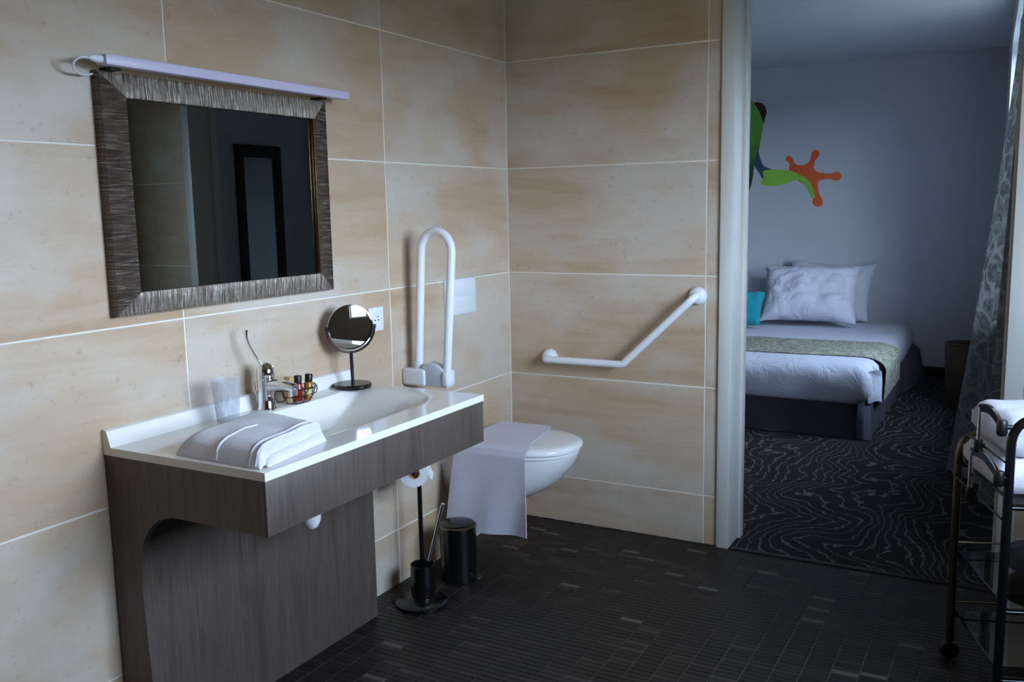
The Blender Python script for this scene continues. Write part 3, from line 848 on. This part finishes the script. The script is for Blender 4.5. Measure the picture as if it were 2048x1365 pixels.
mb = MB(); mb.ring_loft([dring(0.24, 0.095, 0.238), dring(0.315, 0.125, 0.250), dring(0.385, 0.148, 0.285), dring(0.445, 0.166, 0.335), dring(0.490, 0.176, 0.395), dring(0.505, 0.179, 0.425), dring(0.508, 0.180, 0.437), dring(0.500, 0.176, 0.441)])
mb.build('bowl', M['ceramic'], to, 50)
mb = MB(); mb.ring_loft([dring(0.506, 0.179, 0.4425, 0.05), dring(0.512, 0.183, 0.445, 0.05), dring(0.512, 0.183, 0.455, 0.05), dring(0.506, 0.180, 0.4575, 0.05)]); mb.build('seat', M['ceramic'], to, 50)
mb = MB(); mb.ring_loft([dring(0.510, 0.182, 0.4585, 0.045), dring(0.521, 0.188, 0.461, 0.045), dring(0.522, 0.189, 0.472, 0.045), dring(0.514, 0.184, 0.481, 0.05), dring(0.490, 0.168, 0.4855, 0.06), dring(0.42, 0.125, 0.4875, 0.09), dring(0.33, 0.06, 0.488, 0.13)]); mb.build('lid', M['ceramic'], to, 50)
for dy in (-0.09, 0.09): MB().lathe([(0.011, 0), (0.011, 0.05)], (0.04, TYc + dy - 0.025, 0.462), (0, 1, 0), 14).build('hinge', M['chrome'], to)

# bath mat laid over the toilet lid, hanging down on the camera side
def mat_fn(u, v):
    x = 0.088 + (0.312 - 0.085 * max(0, 1 - v / 0.375)) * u
    L = [(-0.235, 0.4905), (-0.30, 0.4915), (-0.52, 0.4915), (-0.585, 0.4895), (-0.611, 0.480), (-0.622, 0.46), (-0.628, 0.40), (-0.635, 0.30), (-0.640, 0.158)]
    t = v * (len(L) - 1); k = min(int(t), len(L) - 2); f = t - k
    y = L[k][0] * (1 - f) + L[k + 1][0] * f; z = L[k][1] * (1 - f) + L[k + 1][1] * f
    dn = max(0, (0.46 - z) / 0.3)
    y -= dn * (0.014 * math.sin(u * 5.2 + 0.6) + 0.008 * math.sin(u * 11 + dn * 2)); x += dn * (0.012 * (u - 0.6) * 2 - 0.012 * (1 - u))
    z -= dn * 0.006 * math.sin(u * 3)
    return Vector((x, y, z))


tag(MB().grid(28, 48, mat_fn, 0.0035).build('bath_mat', M['bath_mat'], sharp=80), 'white cloth bath mat hung over the closed toilet lid', 'bath mat')

# ------------------------------------------------------------------ stand with roll and brush
SX, SY = 0.178, -1.003
st = thing('toilet_roll_stand', 'black floor stand for toilet roll and brush beside the vanity', 'stand', (SX, SY, 0))
MB().lathe([(0.090, 0.0005), (0.093, 0.003), (0.093, 0.012), (0.088, 0.016)], (SX, SY, 0), seg=44).build('base', M['black_metal'], st)
MB().tube([(0.122, -0.915, 0.014), (0.122, -0.915, 0.56)], 0.0085, 12).build('pole', M['black_metal'], st)
mb = MB(); mb.lathe([(0.042, 0), (0.044, 0.002), (0.044, 0.112), (0.0415, 0.112), (0.0405, 0.004), (0.001, 0.004)], (0.155, -0.958, 0.0163), seg=36, cap1=False); mb.build('brush_holder', M['black_metal'], st)
RA = Vector((0.50, -0.866, 0)); RC = Vector((0.165, -1.000, 0.490))
MB().tube(fillet([(0.122, -0.915, 0.506), Vector((0.122, -0.915, 0.506)) + Vector((0.01, -0.02, 0)), RC - RA * 0.06 + Vector((0, 0, 0.015)), RC + RA * 0.058 + Vector((0, 0, 0.015))], 0.012, 5), 0.0045, 12).build('roll_arm', M['chrome'], st)
MB().lathe([(0.0125, 0), (0.014, 0.004), (0.011, 0.010), (0.004, 0.013)], RC + RA * 0.058 + Vector((0, 0, 0.015)), RA, 18).build('arm_knob', M['dark_chrome'], st)
rl = thing('toilet_roll', 'white toilet roll on the black stand under the vanity', 'toilet roll', (0.165, -1.0, 0.441))
mb = MB(); c_ = RC + RA * 0.048
mb.lathe([(0.0208, 0), (0.049, 0), (0.050, 0.002), (0.050, 0.096), (0.049, 0.098), (0.0208, 0.098), (0.0208, 0)], c_, -RA, 40, False, False); rpp = mb.build('paper', M['paper'], rl, 40)
MB().lathe([(0.0206, 0.001), (0.0206, 0.097), (0.0199, 0.097), (0.0199, 0.001), (0.0206, 0.001)], c_, -RA, 32, False, False).build('core', M['kraft'], rl)
RS = Vector((0.866, 0.50, 0))
MB().grid(6, 8, lambda u, v: RC + RS * (0.0504 + 0.012 * v * v) + RA * (0.047 - 0.094 * u) + Vector((0, 0, 0.004 - 0.03 * v)), 0.0006).build('loose_sheet', M['paper'], rpp)
tb = thing('toilet_brush', 'toilet brush with a leaning chrome handle in the black holder', 'brush', (0.155, -0.958, 0.022))
MB().tube([(0.160, -0.957, 0.075), (0.187, -0.955, 0.16), (0.240, -0.95, 0.345), (0.2455, -0.95, 0.363)], [0.0062, 0.0062, 0.0074, 0.0062], 12).build('handle', M['chrome'], tb)
MB().lathe([(0.006, 0), (0.024, 0.008), (0.025, 0.05), (0.012, 0.058)], (0.155, -0.958, 0.0215), (0.08, 0, 1), 20).build('brush_head', M['black_matt'], tb)

# pedal bin
BNX, BNY, BR = 0.176, -0.750, 0.069
pb = thing('pedal_bin', 'small black pedal bin below the toilet', 'bin', (BNX, BNY, 0))
MB().lathe([(BR - 0.003, 0.0005), (BR, 0.004), (BR, 0.205)], (BNX, BNY, 0), seg=44).build('body', M['black_metal'], pb)
MB().lathe([(BR + 0.0005, 0.205), (BR + 0.002, 0.208), (BR + 0.002, 0.213), (BR - 0.002, 0.2155)], (BNX, BNY, 0), seg=44).build('rim', M['dark_chrome'], pb)
MB().lathe([(BR - 0.002, 0.2157), (BR - 0.004, 0.219), (BR * 0.8, 0.224), (BR * 0.4, 0.227), (0.004, 0.228)], (BNX, BNY, 0), seg=44).build('lid', M['black_metal'], pb, 60)
pd = Vector((0.80, -0.10, 0)).normalized(); ps = Vector((-pd.y, pd.x, 0))
pc = Vector((BNX, BNY, 0.022))
mb = MB(); mb.tube([pc + pd * (BR - 0.004), pc + pd * (BR + 0.022) + Vector((0, 0, -0.002)), pc + pd * (BR + 0.028) - ps * 0.012, pc + pd * (BR + 0.028) + ps * 0.016], 0.0035, 8); mb.build('pedal', M['chrome'], pb)
MB().tube([pc + ps * BR + Vector((0, 0, 0.15)), pc + ps * (BR + 0.012) + Vector((0, 0, 0.145)), pc + ps * (BR + 0.012) + Vector((0, 0, 0.09)), pc + ps * BR + Vector((0, 0, 0.085))], 0.003, 8).build('carry_handle', M['chrome'], pb)

# ------------------------------------------------------------------ trolley at the right
tr = thing('serving_trolley', 'tubular metal trolley with smoked glass shelves beside the doorway', 'trolley', (2.1, -0.75, 0))
P0 = Vector((1.852, -0.600, 0)); E1 = Vector((0.335, -0.942, 0)).normalized(); E2 = Vector((-E1.y, E1.x, 0)); LW, LL = 0.40, 0.56


def TP_(a, b, z): return P0 + E1 * a + E2 * b + Vector((0, 0, z))


for a, mt, zt in ((0.0, M['dark_chrome'], 0.708), (LW, M['black_metal'], 0.845)):  # near frame coloured black for the dark surroundings its chrome would reflect
    MB().tube(fillet([TP_(a, 0, 0.058), TP_(a, 0, zt), TP_(a, LL, zt), TP_(a, LL, 0.058)], 0.075, 9), 0.0115, 14).build('end_frame', mt, tr, 60)
for z in (0.615, 0.335, 0.145):
    c = TP_(LW / 2, LL / 2, z); mb = MB()
    ang = math.atan2(E2.y, E2.x)
    mb.box(c.x - LL / 2 + 0.012, c.x + LL / 2 - 0.012, c.y - LW / 2 - 0.004, c.y + LW / 2 + 0.004, z, z + 0.007, 0.002, 1, Matrix.Rotation(ang, 3, 'Z'), c)
    mb.build('shelf', M['shelf_glass'], tr)
    for a in (0.0, LW): MB().tube([TP_(a, 0, z - 0.006), TP_(a, LL, z - 0.006)], 0.006, 10).build('shelf_bearer', M['black_metal'], tr)
    MB().tube([TP_(0, 0, z + 0.035), TP_(0, LL, z + 0.035)], 0.003, 8).build('guard_rail', M['dark_chrome'], tr)
for a0, z_, zk in ((0.235, 0.735, 0.832), (0.185, 0.585, 0.700)):
    f = TP_(a0, -0.024, 0); n_ = TP_(LW, -0.024, 0)
    k0 = f + Vector((0, 0, z_)); k1 = f + Vector((0, 0, zk + 0.004))
    MB().tube([k0, k1], 0.0065, 12).build('handle_post', M['chrome'], tr)
    mb = MB(); rings = []
    for k in range(17):
        t = k / 16; p = f.lerp(n_, t) + Vector((0, 0, zk + 0.018 * math.sin(PI * t) - 0.012 * t)); o2 = E2 * 0.004; hz = Vector((0, 0, 0.011))
        rings.append([p - o2 - hz, p + o2 - hz, p + o2 + hz, p - o2 + hz])
    mb.ring_loft(rings); mb.build('arched_handle', M['chrome'], tr, 60)
    MB().lathe([(0.009, 0), (0.011, 0.006), (0.011, 0.030), (0.009, 0.036)], k0 - Vector((0, 0, 0.024)), (0, 0, 1), 14).build('knob', M['black_matt'], tr)
    MB().lathe([(0.010, 0), (0.013, 0.006), (0.013, 0.034), (0.010, 0.040)], n_ + Vector((0, 0, zk - 0.034)), (0, 0, 1), 14).build('knob', M['black_matt'], tr)
    MB().tube([n_ + Vector((0, 0, zk - 0.012)), TP_(LW, 0, zk - 0.012)], 0.006, 10).build('handle_bolt', M['black_matt'], tr)
    MB().tube([k0 - Vector((0, 0, 0.006)), TP_(a0, -0.008, z_ - 0.006)], 0.006, 10).build('handle_bolt', M['black_matt'], tr)
    MB().tube([TP_(0, -0.012, z_ - 0.006), TP_(LW, -0.012, z_ - 0.006)], 0.003, 10).build('side_rail', M['black_metal'], tr)
for a in (0, LW):
    for b in (0, LL):
        c = TP_(a, b, 0); MB().lathe([(0.012, -0.012), (0.026, -0.011), (0.0275, -0.006), (0.0275, 0.006), (0.026, 0.011), (0.012, 0.012)], c + Vector((0, 0, 0.028)), E1, 24).build('castor', M['black_matt'], tr)
        MB().tube([c + Vector((0, 0, 0.03)), c + Vector((0, 0, 0.064))], 0.010, 10).build('castor_stem', M['black_matt'], tr)


def folded(name, label, c, w, d, h, ang, seed):
    mb = MB(); n = 22
    def f(u, v, top):
        e = lambda t: math.sqrt(max(0, 1 - max(0, 1 - min(t, 1 - t) / 0.12) ** 2))
        z = (h * 0.5) * (0.35 + 0.65 * e(u) * e(v) ** 0.7) * (1 if top else -1)
        z += 0.006 * noise.noise(Vector((u * 4 + seed, v * 4, seed))) * (1 if top else 0)
        q = Matrix.Rotation(ang, 3, 'Z') @ Vector(((u - 0.5) * w, (v - 0.5) * d, 0)); return Vector(c) + q + Vector((0, 0, h / 2 + z))
    T = [[mb.bm.verts.new(f(i / n, j / n, True)) for j in range(n + 1)] for i in range(n + 1)]; Bt = [[mb.bm.verts.new(f(i / n, j / n, False)) for j in range(n + 1)] for i in range(n + 1)]
    for i in range(n):
        for j in range(n):
            mb.bm.faces.new((T[i][j], T[i + 1][j], T[i + 1][j + 1], T[i][j + 1])); mb.bm.faces.new((Bt[i][j], Bt[i][j + 1], Bt[i + 1][j + 1], Bt[i + 1][j]))
    for i in range(n):
        for (a, b) in (((i, 0), (i + 1, 0)), ((i + 1, n), (i, n)), ((0, i + 1), (0, i)), ((n, i), (n, i + 1))):
            mb.bm.faces.new((T[a[0]][a[1]], Bt[a[0]][a[1]], Bt[b[0]][b[1]], T[b[0]][b[1]]))
    return tag(mb.build(name, M['terry'], sharp=70), label, 'towel', 'towels on the trolley')


tc = TP_(LW * 0.5, 0.175, 0.6225); ang = math.atan2(E2.y, E2.x)
folded('folded_towel', 'folded white towel at the bottom of the trolley stack', tc, 0.36, 0.30, 0.095, ang, 2.0)
folded('folded_towel', 'folded white towel on top of the trolley stack', tc + Vector((0.006, 0.002, 0.0985)), 0.34, 0.29, 0.105, ang, 5.0)


def pouch_fn(u, v):
    th, ph = 2 * PI * u, PI * v; r = 1 + 0.22 * noise.noise(Vector((math.cos(th) * 1.6, math.sin(th) * 1.6, v * 3)))
    c = TP_(LW * 0.42, 0.20, 0.3425); q = Matrix.Rotation(ang, 3, 'Z') @ Vector((0.12 * r * math.sin(ph) * math.cos(th), 0.10 * r * math.sin(ph) * math.sin(th), 0))
    return c + q + Vector((0, 0, 0.045 + 0.045 * r * (-math.cos(ph)) if v > 0.5 else 0.045 - 0.044 * math.cos(ph)))


mb = MB(); mb.grid(28, 14, pouch_fn); bmesh.ops.remove_doubles(mb.bm, verts=mb.bm.verts[:], dist=1e-4)
tag(mb.build('wash_bag', M['pouch'], sharp=80), 'dark lumpy bag on the trolley middle shelf', 'bag')

# ------------------------------------------------------------------ bedroom furniture
BXR, BXL, BYF, BYH, BZ = 1.235, -0.62, 2.06, 4.33, 0.43
bed = thing('bed', 'double bed with white linen and a charcoal skirt', 'bed', ((BXR + BXL) / 2, (BYF + BYH) / 2, 0))


def outline(inset, flare, z, n_side=40, wav=0.0, seed=0.0):
    """rounded rectangle of the bed, starting at the head on the right and running round the foot to the left"""
    r = 0.06; pts = []
    x1, x0, yf = BXR - inset + flare, BXL + inset - flare, BYF + inset - flare
    raw = [(x1, BYH + (yf - BYH) * k / n_side) for k in range(n_side)]
    raw += [(x1 - r + r * math.cos(-t), yf + r - r * math.sin(t)) for t in [PI / 2 * k / 6 for k in range(7)]]
    raw += [(x1 - r + (x0 + 2 * r - x1) * k / n_side, yf) for k in range(1, n_side)]
    raw += [(x0 + r - r * math.sin(t), yf + r - r * math.cos(t)) for t in [PI / 2 * k / 6 for k in range(7)]]
    raw += [(x0, yf + r + (BYH - yf - r) * k / n_side) for k in range(1, n_side + 1)]
    for k, (x, y) in enumerate(raw):
        o = wav * math.sin(k * 0.9 + seed) * math.sin(k * 0.23 + 1)
        head = max(0, (y - 3.45) / 0.5) if x > 1.0 else 0
        pts.append(Vector((x + (o if abs(x - x1) < 0.07 else 0) + 0.09 * min(head, 1) * (flare > 0.0), y + (-o if y < yf + 0.07 else 0), z)))
    return pts


mb = MB(); mb.box(BXL + 0.03, BXR - 0.03, BYF + 0.03, BYH, 0.05, 0.24, 0.02); mb.build('base', M['skirt'], bed)
mb = MB(); mb.ring_loft([outline(0.02, 0.0, 0.30), outline(0.02, 0.004, 0.22, wav=0.004), outline(0.0, 0.006, 0.12, wav=0.010), outline(0.0, 0.022, 0.006, wav=0.016)], False, False, False)
bmesh.ops.solidify(mb.bm, geom=mb.bm.faces[:], thickness=0.004); bsk = mb.build('bed_skirt', M['skirt'], bed, 80)
# corner pleat of the skirt
mb = MB(); mb.grid(10, 10, lambda u, v: Vector((BXR - 0.05 + 0.055 * u + 0.03 * v * u, BYF - 0.01 + 0.06 * u * (1 - v) - 0.05 * v * (1 - abs(u - 0.5)), 0.27 - 0.262 * v)), 0.004); mb.build('skirt_pleat', M['skirt'], bsk, 80)


def matt_ring(off, z, seed=0.0, am=0.012):
    R = outline(0.0, 0.0, z, 40); c = Vector((0.3, 3.1, z)); out = []
    for k, p in enumerate(R):
        d = Vector((p.x - 0.31, (p.y - 3.3) * 0.9, 0)).normalized()
        lump = am * (noise.noise(Vector((p.x * 3.2, p.y * 3.2, z * 9 + seed))) + 0.6 * noise.noise(Vector((p.x * 8, p.y * 8, z * 14 + seed))))
        q = p + d * (off + lump); q.y = min(q.y, BYH); out.append(q)
    return out


mb = MB(); mb.ring_loft([matt_ring(-0.10, 0.215), matt_ring(-0.005, 0.208), matt_ring(0.014, 0.225, 0, 0.026), matt_ring(0.028, 0.26, 0, 0.026), matt_ring(0.032, 0.31, 0, 0.022), matt_ring(0.026, 0.355, 0, 0.016), matt_ring(0.008, 0.395), matt_ring(-0.03, 0.420), matt_ring(-0.08, 0.430, 0, 0.01), matt_ring(-0.16, 0.432, 0, 0.006)], True, True, True)
bdv = mb.build('duvet', M['linen'], bed, 80)
# duvet corner fold at the foot
mb = MB(); mb.grid(12, 16, lambda u, v: Vector((BXR - 0.012 + 0.060 * math.sin(PI * u) + 0.012 * v, BYF + 0.03 + 0.16 * u + 0.02 * math.sin(v * 5), 0.400 - 0.185 * v + 0.012 * math.sin(u * 7))), 0.010); mb.build('duvet_corner', M['linen'], bdv, 80)

# runner across the foot of the bed
def run_fn(u, v):
    y = 2.40 + 0.66 * v + 0.012 * math.sin(u * 9)
    L = 1.72; s_ = u * (L + 0.28)
    xs = BXL + 0.10 + s_
    if xs < 1.16: x, z = xs, 0.4395
    else:
        t = (xs - 1.16) / 0.30; a = min(1, t / 0.5)
        x = 1.16 + 0.140 * math.sin(a * PI / 2); z = 0.4395 - 0.075 * (1 - math.cos(a * PI / 2)) - max(0, t - 0.5) * 0.30
        y -= 0.10 * t * (1 - v)
    return Vector((x, y, z + 0.003 * noise.noise(Vector((u * 12, v * 6, 0)))))


tag(MB().grid(70, 20, run_fn, 0.004).build('bed_runner', M['runner'], sharp=80), 'sage green leaf patterned runner laid across the bed', 'bed runner')


def pillow(name, label, cat, c, w, h, t, rz, lean, mat, seed, group=None, flange=0.0, roll=0.0):
    mb = MB(); n = 30
    R = Matrix.Rotation(rz, 3, 'Z') @ Matrix.Rotation(-lean, 3, 'X') @ Matrix.Rotation(roll, 3, 'Y')
    def f(u, v, s_):
        a, b = 2 * u - 1, 2 * v - 1
        k = max(0, 1 - abs(a) ** 3.2) ** 0.6 * max(0, 1 - abs(b) ** 3.2) ** 0.6
        px = a * w / 2 * (1 - 0.07 * (1 - abs(b) ** 2)* abs(a) ** 4); pz = b * h / 2 * (1 - 0.09 * (1 - abs(a) ** 2) * abs(b) ** 4)
        wr = 1.3 * noise.noise(Vector((a * 2.2 + seed, b * 2.2, seed))) + 0.8 * noise.noise(Vector((a * 5 + seed, b * 5, s_ * 3)))
        y = s_ * (t / 2 * k * (1 + 0.22 * wr) + 0.002)
        return Vector(c) + R @ Vector((px + 0.012 * wr * abs(b), y, h / 2 + pz + 0.015 * wr * abs(a)))
    T = [[mb.bm.verts.new(f(i / n, j / n, 1)) for j in range(n + 1)] for i in range(n + 1)]; B = [[mb.bm.verts.new(f(i / n, j / n, -1)) for j in range(n + 1)] for i in range(n + 1)]
    for i in range(n):
        for j in range(n):
            mb.bm.faces.new((T[i][j], T[i + 1][j], T[i + 1][j + 1], T[i][j + 1])); mb.bm.faces.new((B[i][j], B[i][j + 1], B[i + 1][j + 1], B[i + 1][j]))
    for i in range(n):
        for (a, b) in (((i, 0), (i + 1, 0)), ((i + 1, n), (i, n)), ((0, i + 1), (0, i)), ((n, i), (n, i + 1))):
            mb.bm.faces.new((T[a[0]][a[1]], B[a[0]][a[1]], B[b[0]][b[1]], T[b[0]][b[1]]))
    return tag(mb.build(name, mat, sharp=80), label, cat, group)


PG = 'white pillows at the head of the bed'
pillow('pillow', 'crumpled white pillow at the front of the right pile', 'pillow', (0.55, 3.70, 0.478), 0.72, 0.50, 0.22, math.radians(4), math.radians(34), M['pillowcase'], 1.3, PG)
pillow('pillow', 'white pillow leaning on the wall behind the crumpled one', 'pillow', (0.60, 4.16, 0.452), 0.68, 0.47, 0.17, math.radians(-3), math.radians(15), M['pillowcase'], 6.1, PG, roll=math.radians(3))
pillow('pillow', 'white pillow left of the crumpled pair behind the turquoise cushion', 'pillow', (-0.10, 4.04, 0.442), 0.66, 0.42, 0.18, math.radians(3), math.radians(24), M['pillowcase'], 9.4, PG)
pillow('cushion', 'turquoise cushion resting against the white pillows', 'cushion', (0.04, 3.49, 0.456), 0.42, 0.30, 0.14, math.radians(2), math.radians(34), M['teal'], 3.7)

# waste basket by the window
wk = thing('waste_basket', 'dark brown round waste basket beside the curtain', 'basket', (1.67, 3.22, 0.002))
MB().lathe([(0.075, 0.002), (0.085, 0.01), (0.098, 0.20), (0.108, 0.40), (0.106, 0.43), (0.098, 0.43), (0.095, 0.40), (0.078, 0.02)], (1.665, 3.24, 0.0), seg=32, cap1=False).build('wall', M['wicker'], wk)
MB().lathe([(0.104, 0.424), (0.110, 0.428), (0.111, 0.438), (0.106, 0.444), (0.098, 0.440), (0.097, 0.430)], (1.665, 3.24, 0.0), seg=32, cap0=False, cap1=False).build('rim', M['wicker'], wk)

# curtain gathered on the near side of the window niche
def cur_fn(u, v):
    z = 2.21 - 2.195 * v
    fl_ = v ** 1.25
    y = 0.95 + 0.95 * u
    hump = lambda c, w: math.exp(-((y - c) / w) ** 2)
    bulge = fl_ * (0.085 * hump(1.07, 0.10) + 0.215 * hump(1.55, 0.22)) + 0.02 * hump(1.5, 0.3)
    wave = (0.006 + 0.008 * v) * math.sin(u * 2 * PI * 9 + 0.4 * math.sin(v * 3))
    x = 1.955 - 0.015 * u - bulge + wave
    return Vector((x, y, z))


cu_ = thing('curtain', 'grey leaf patterned curtain hanging at the bedroom window', 'curtain', (1.9, 1.5, 0.01))
MB().grid(72, 44, cur_fn, 0.0025).build('panel', M['curtain'], cu_, 80)
MB().tube([(1.965, 0.93, 2.215), (1.94, WD[1] - 0.002, 2.215)], 0.009, 10).build('rod', M['dark_chrome'], cu_)

# tall framed mirror on the bedroom's right wall, seen in the bathroom mirror
tm = thing('framed_panel', 'tall dark framed mirror on the bedroom wall, seen in the bathroom mirror', 'mirror', (1.93, 0.46, 0.25))
yA, yB = 0.335, 0.69
mb = MB()
for a, b, z0_, z1_ in ((yA, yA + 0.05, 0.25, 1.78), (yB - 0.05, yB, 0.25, 1.78), (yA + 0.05, yB - 0.05, 1.71, 1.78), (yA + 0.05, yB - 0.05, 0.25, 0.32)):
    MB().box(xw(0.5) - 0.032, xw(0.5) - 0.002, a, b, z0_, z1_, 0.004).build('frame_rail', M['dark_brown'], tm)
MB().box(xw(0.5) - 0.016, xw(0.5) - 0.006, yA + 0.045, yB - 0.045, 0.315, 1.715).build('glass', M['mirror_bright'], tm)

# ------------------------------------------------------------------ frog decal printed on the far wall
frog = thing('frog_decal', 'flat printed red-eyed green tree frog sticker on the bedroom wall', 'wall decal', (-0.35, YF, 1.35))
M['frog_green'] = make_ramp_print('frog_green_print', [(0.0, srgb(20, 34, 22)), (0.35, srgb(40, 84, 34)), (0.6, srgb(96, 160, 60)), (1.0, srgb(130, 196, 80))], 'Z', 0.9, 0.05, 0.35)
M['frog_arm'] = make_ramp_print('frog_arm_print', [(0.0, srgb(110, 160, 50)), (0.5, srgb(150, 206, 70)), (1.0, srgb(120, 186, 90))], 'X', 1.0, 0.0, 0.6)
M['frog_teal'] = make_ramp_print('frog_teal_print', [(0.0, srgb(24, 52, 60)), (0.5, srgb(44, 92, 108)), (1.0, srgb(60, 120, 130))], 'X', 1.0, 0.0, 0.6)
M['frog_orange'] = make_ramp_print('frog_orange_print', [(0.0, srgb(196, 70, 30)), (0.5, srgb(226, 96, 46)), (1.0, srgb(232, 120, 70))], 'X', 1.0, -0.2, 0.7)
M['frog_eye'] = make_ramp_print('frog_eye_print', [(0.0, srgb(24, 10, 12)), (0.5, srgb(98, 24, 22)), (1.0, srgb(120, 34, 26))], 'Z', 2.0, -1.4, 0.3)
AXF = -0.36
body = [(-0.112, 2.288), (-0.067, 2.238), (-0.019, 2.207), (0.027, 2.138), (0.02, 2.06), (0.013, 1.998), (-0.001, 1.904), (-0.015, 1.826), (-0.038, 1.756), (-0.049, 1.708), (-0.063, 1.589), (-0.09, 1.502), (-0.16, 1.40), (-0.26, 1.35)]
eye = [(-0.059, 2.229), (-0.027, 2.233), (0.013, 2.217), (0.037, 2.184), (0.046, 2.144), (0.033, 2.098), (0.023, 2.06), (0.003, 2.116), (-0.026, 2.18)]
uarm = [(-0.023, 1.834), (0.002, 1.762), (0.031, 1.705), (0.096, 1.671), (0.073, 1.617), (0.025, 1.598), (-0.008, 1.651), (-0.049, 1.72)]
farm = [(0.032, 1.662), (0.151, 1.669), (0.261, 1.654), (0.324, 1.624), (0.402, 1.575), (0.434, 1.512), (0.459, 1.433), (0.437, 1.426), (0.388, 1.513), (0.31, 1.578), (0.17, 1.539), (0.059, 1.538), (0.006, 1.563), (0.033, 1.602)]
hand = [(0.241, 1.67), (0.248, 1.713), (0.216, 1.745), (0.219, 1.772), (0.243, 1.779), (0.266, 1.759), (0.291, 1.715), (0.33, 1.698), (0.383, 1.711), (0.413, 1.745), (0.423, 1.798), (0.449, 1.82), (0.48, 1.804), (0.48, 1.773), (0.451, 1.728), (0.441, 1.682), (0.461, 1.646), (0.537, 1.625), (0.59, 1.627), (0.627, 1.637), (0.657, 1.613), (0.654, 1.579), (0.621, 1.564), (0.569, 1.577), (0.494, 1.572), (0.479, 1.534), (0.489, 1.464), (0.517, 1.416), (0.514, 1.37), (0.477, 1.355), (0.442, 1.379), (0.437, 1.426), (0.404, 1.497), (0.372, 1.537), (0.31, 1.578), (0.277, 1.633)]


def smooth_poly(L, n=5):
    P = [Vector((x, 0, z)) for x, z in L]; out = []
    N = len(P)
    for i in range(N):
        p0, p1, p2, p3 = P[i - 1], P[i], P[(i + 1) % N], P[(i + 2) % N]
        for k in range(n):
            t = k / n
            q = 0.5 * ((2 * p1) + (p2 - p0) * t + (2 * p0 - 5 * p1 + 4 * p2 - p3) * t * t + (3 * p1 - p0 - 3 * p2 + p3) * t ** 3)
            out.append((q.x, q.z))
    return out


def decal(name, L, mat, lay, sm=True):
    MB().prism(smooth_poly(L) if sm else L, 'y', YF - 0.0004 - 0.0005 * lay, YF - 0.0002).build(name, mat, frog, 20)


mir = lambda L: [(2 * AXF - x, z) for x, z in reversed(L)]
head = [(-0.20, 2.335), (AXF, 2.36)]
decal('body', body + [(2 * AXF - x, z) for x, z in reversed(body)] + [(2 * AXF + 0.20, 2.335), (AXF, 2.36), (-0.20, 2.335)], M['frog_green'], 1)
for fn in (lambda L: L, mir):
    decal('upper_arm', fn(uarm), M['frog_teal'], 2); decal('hand', fn(hand), M['frog_orange'], 3); decal('forearm', fn(farm), M['frog_arm'], 4); decal('eye', fn(eye), M['frog_eye'], 5)
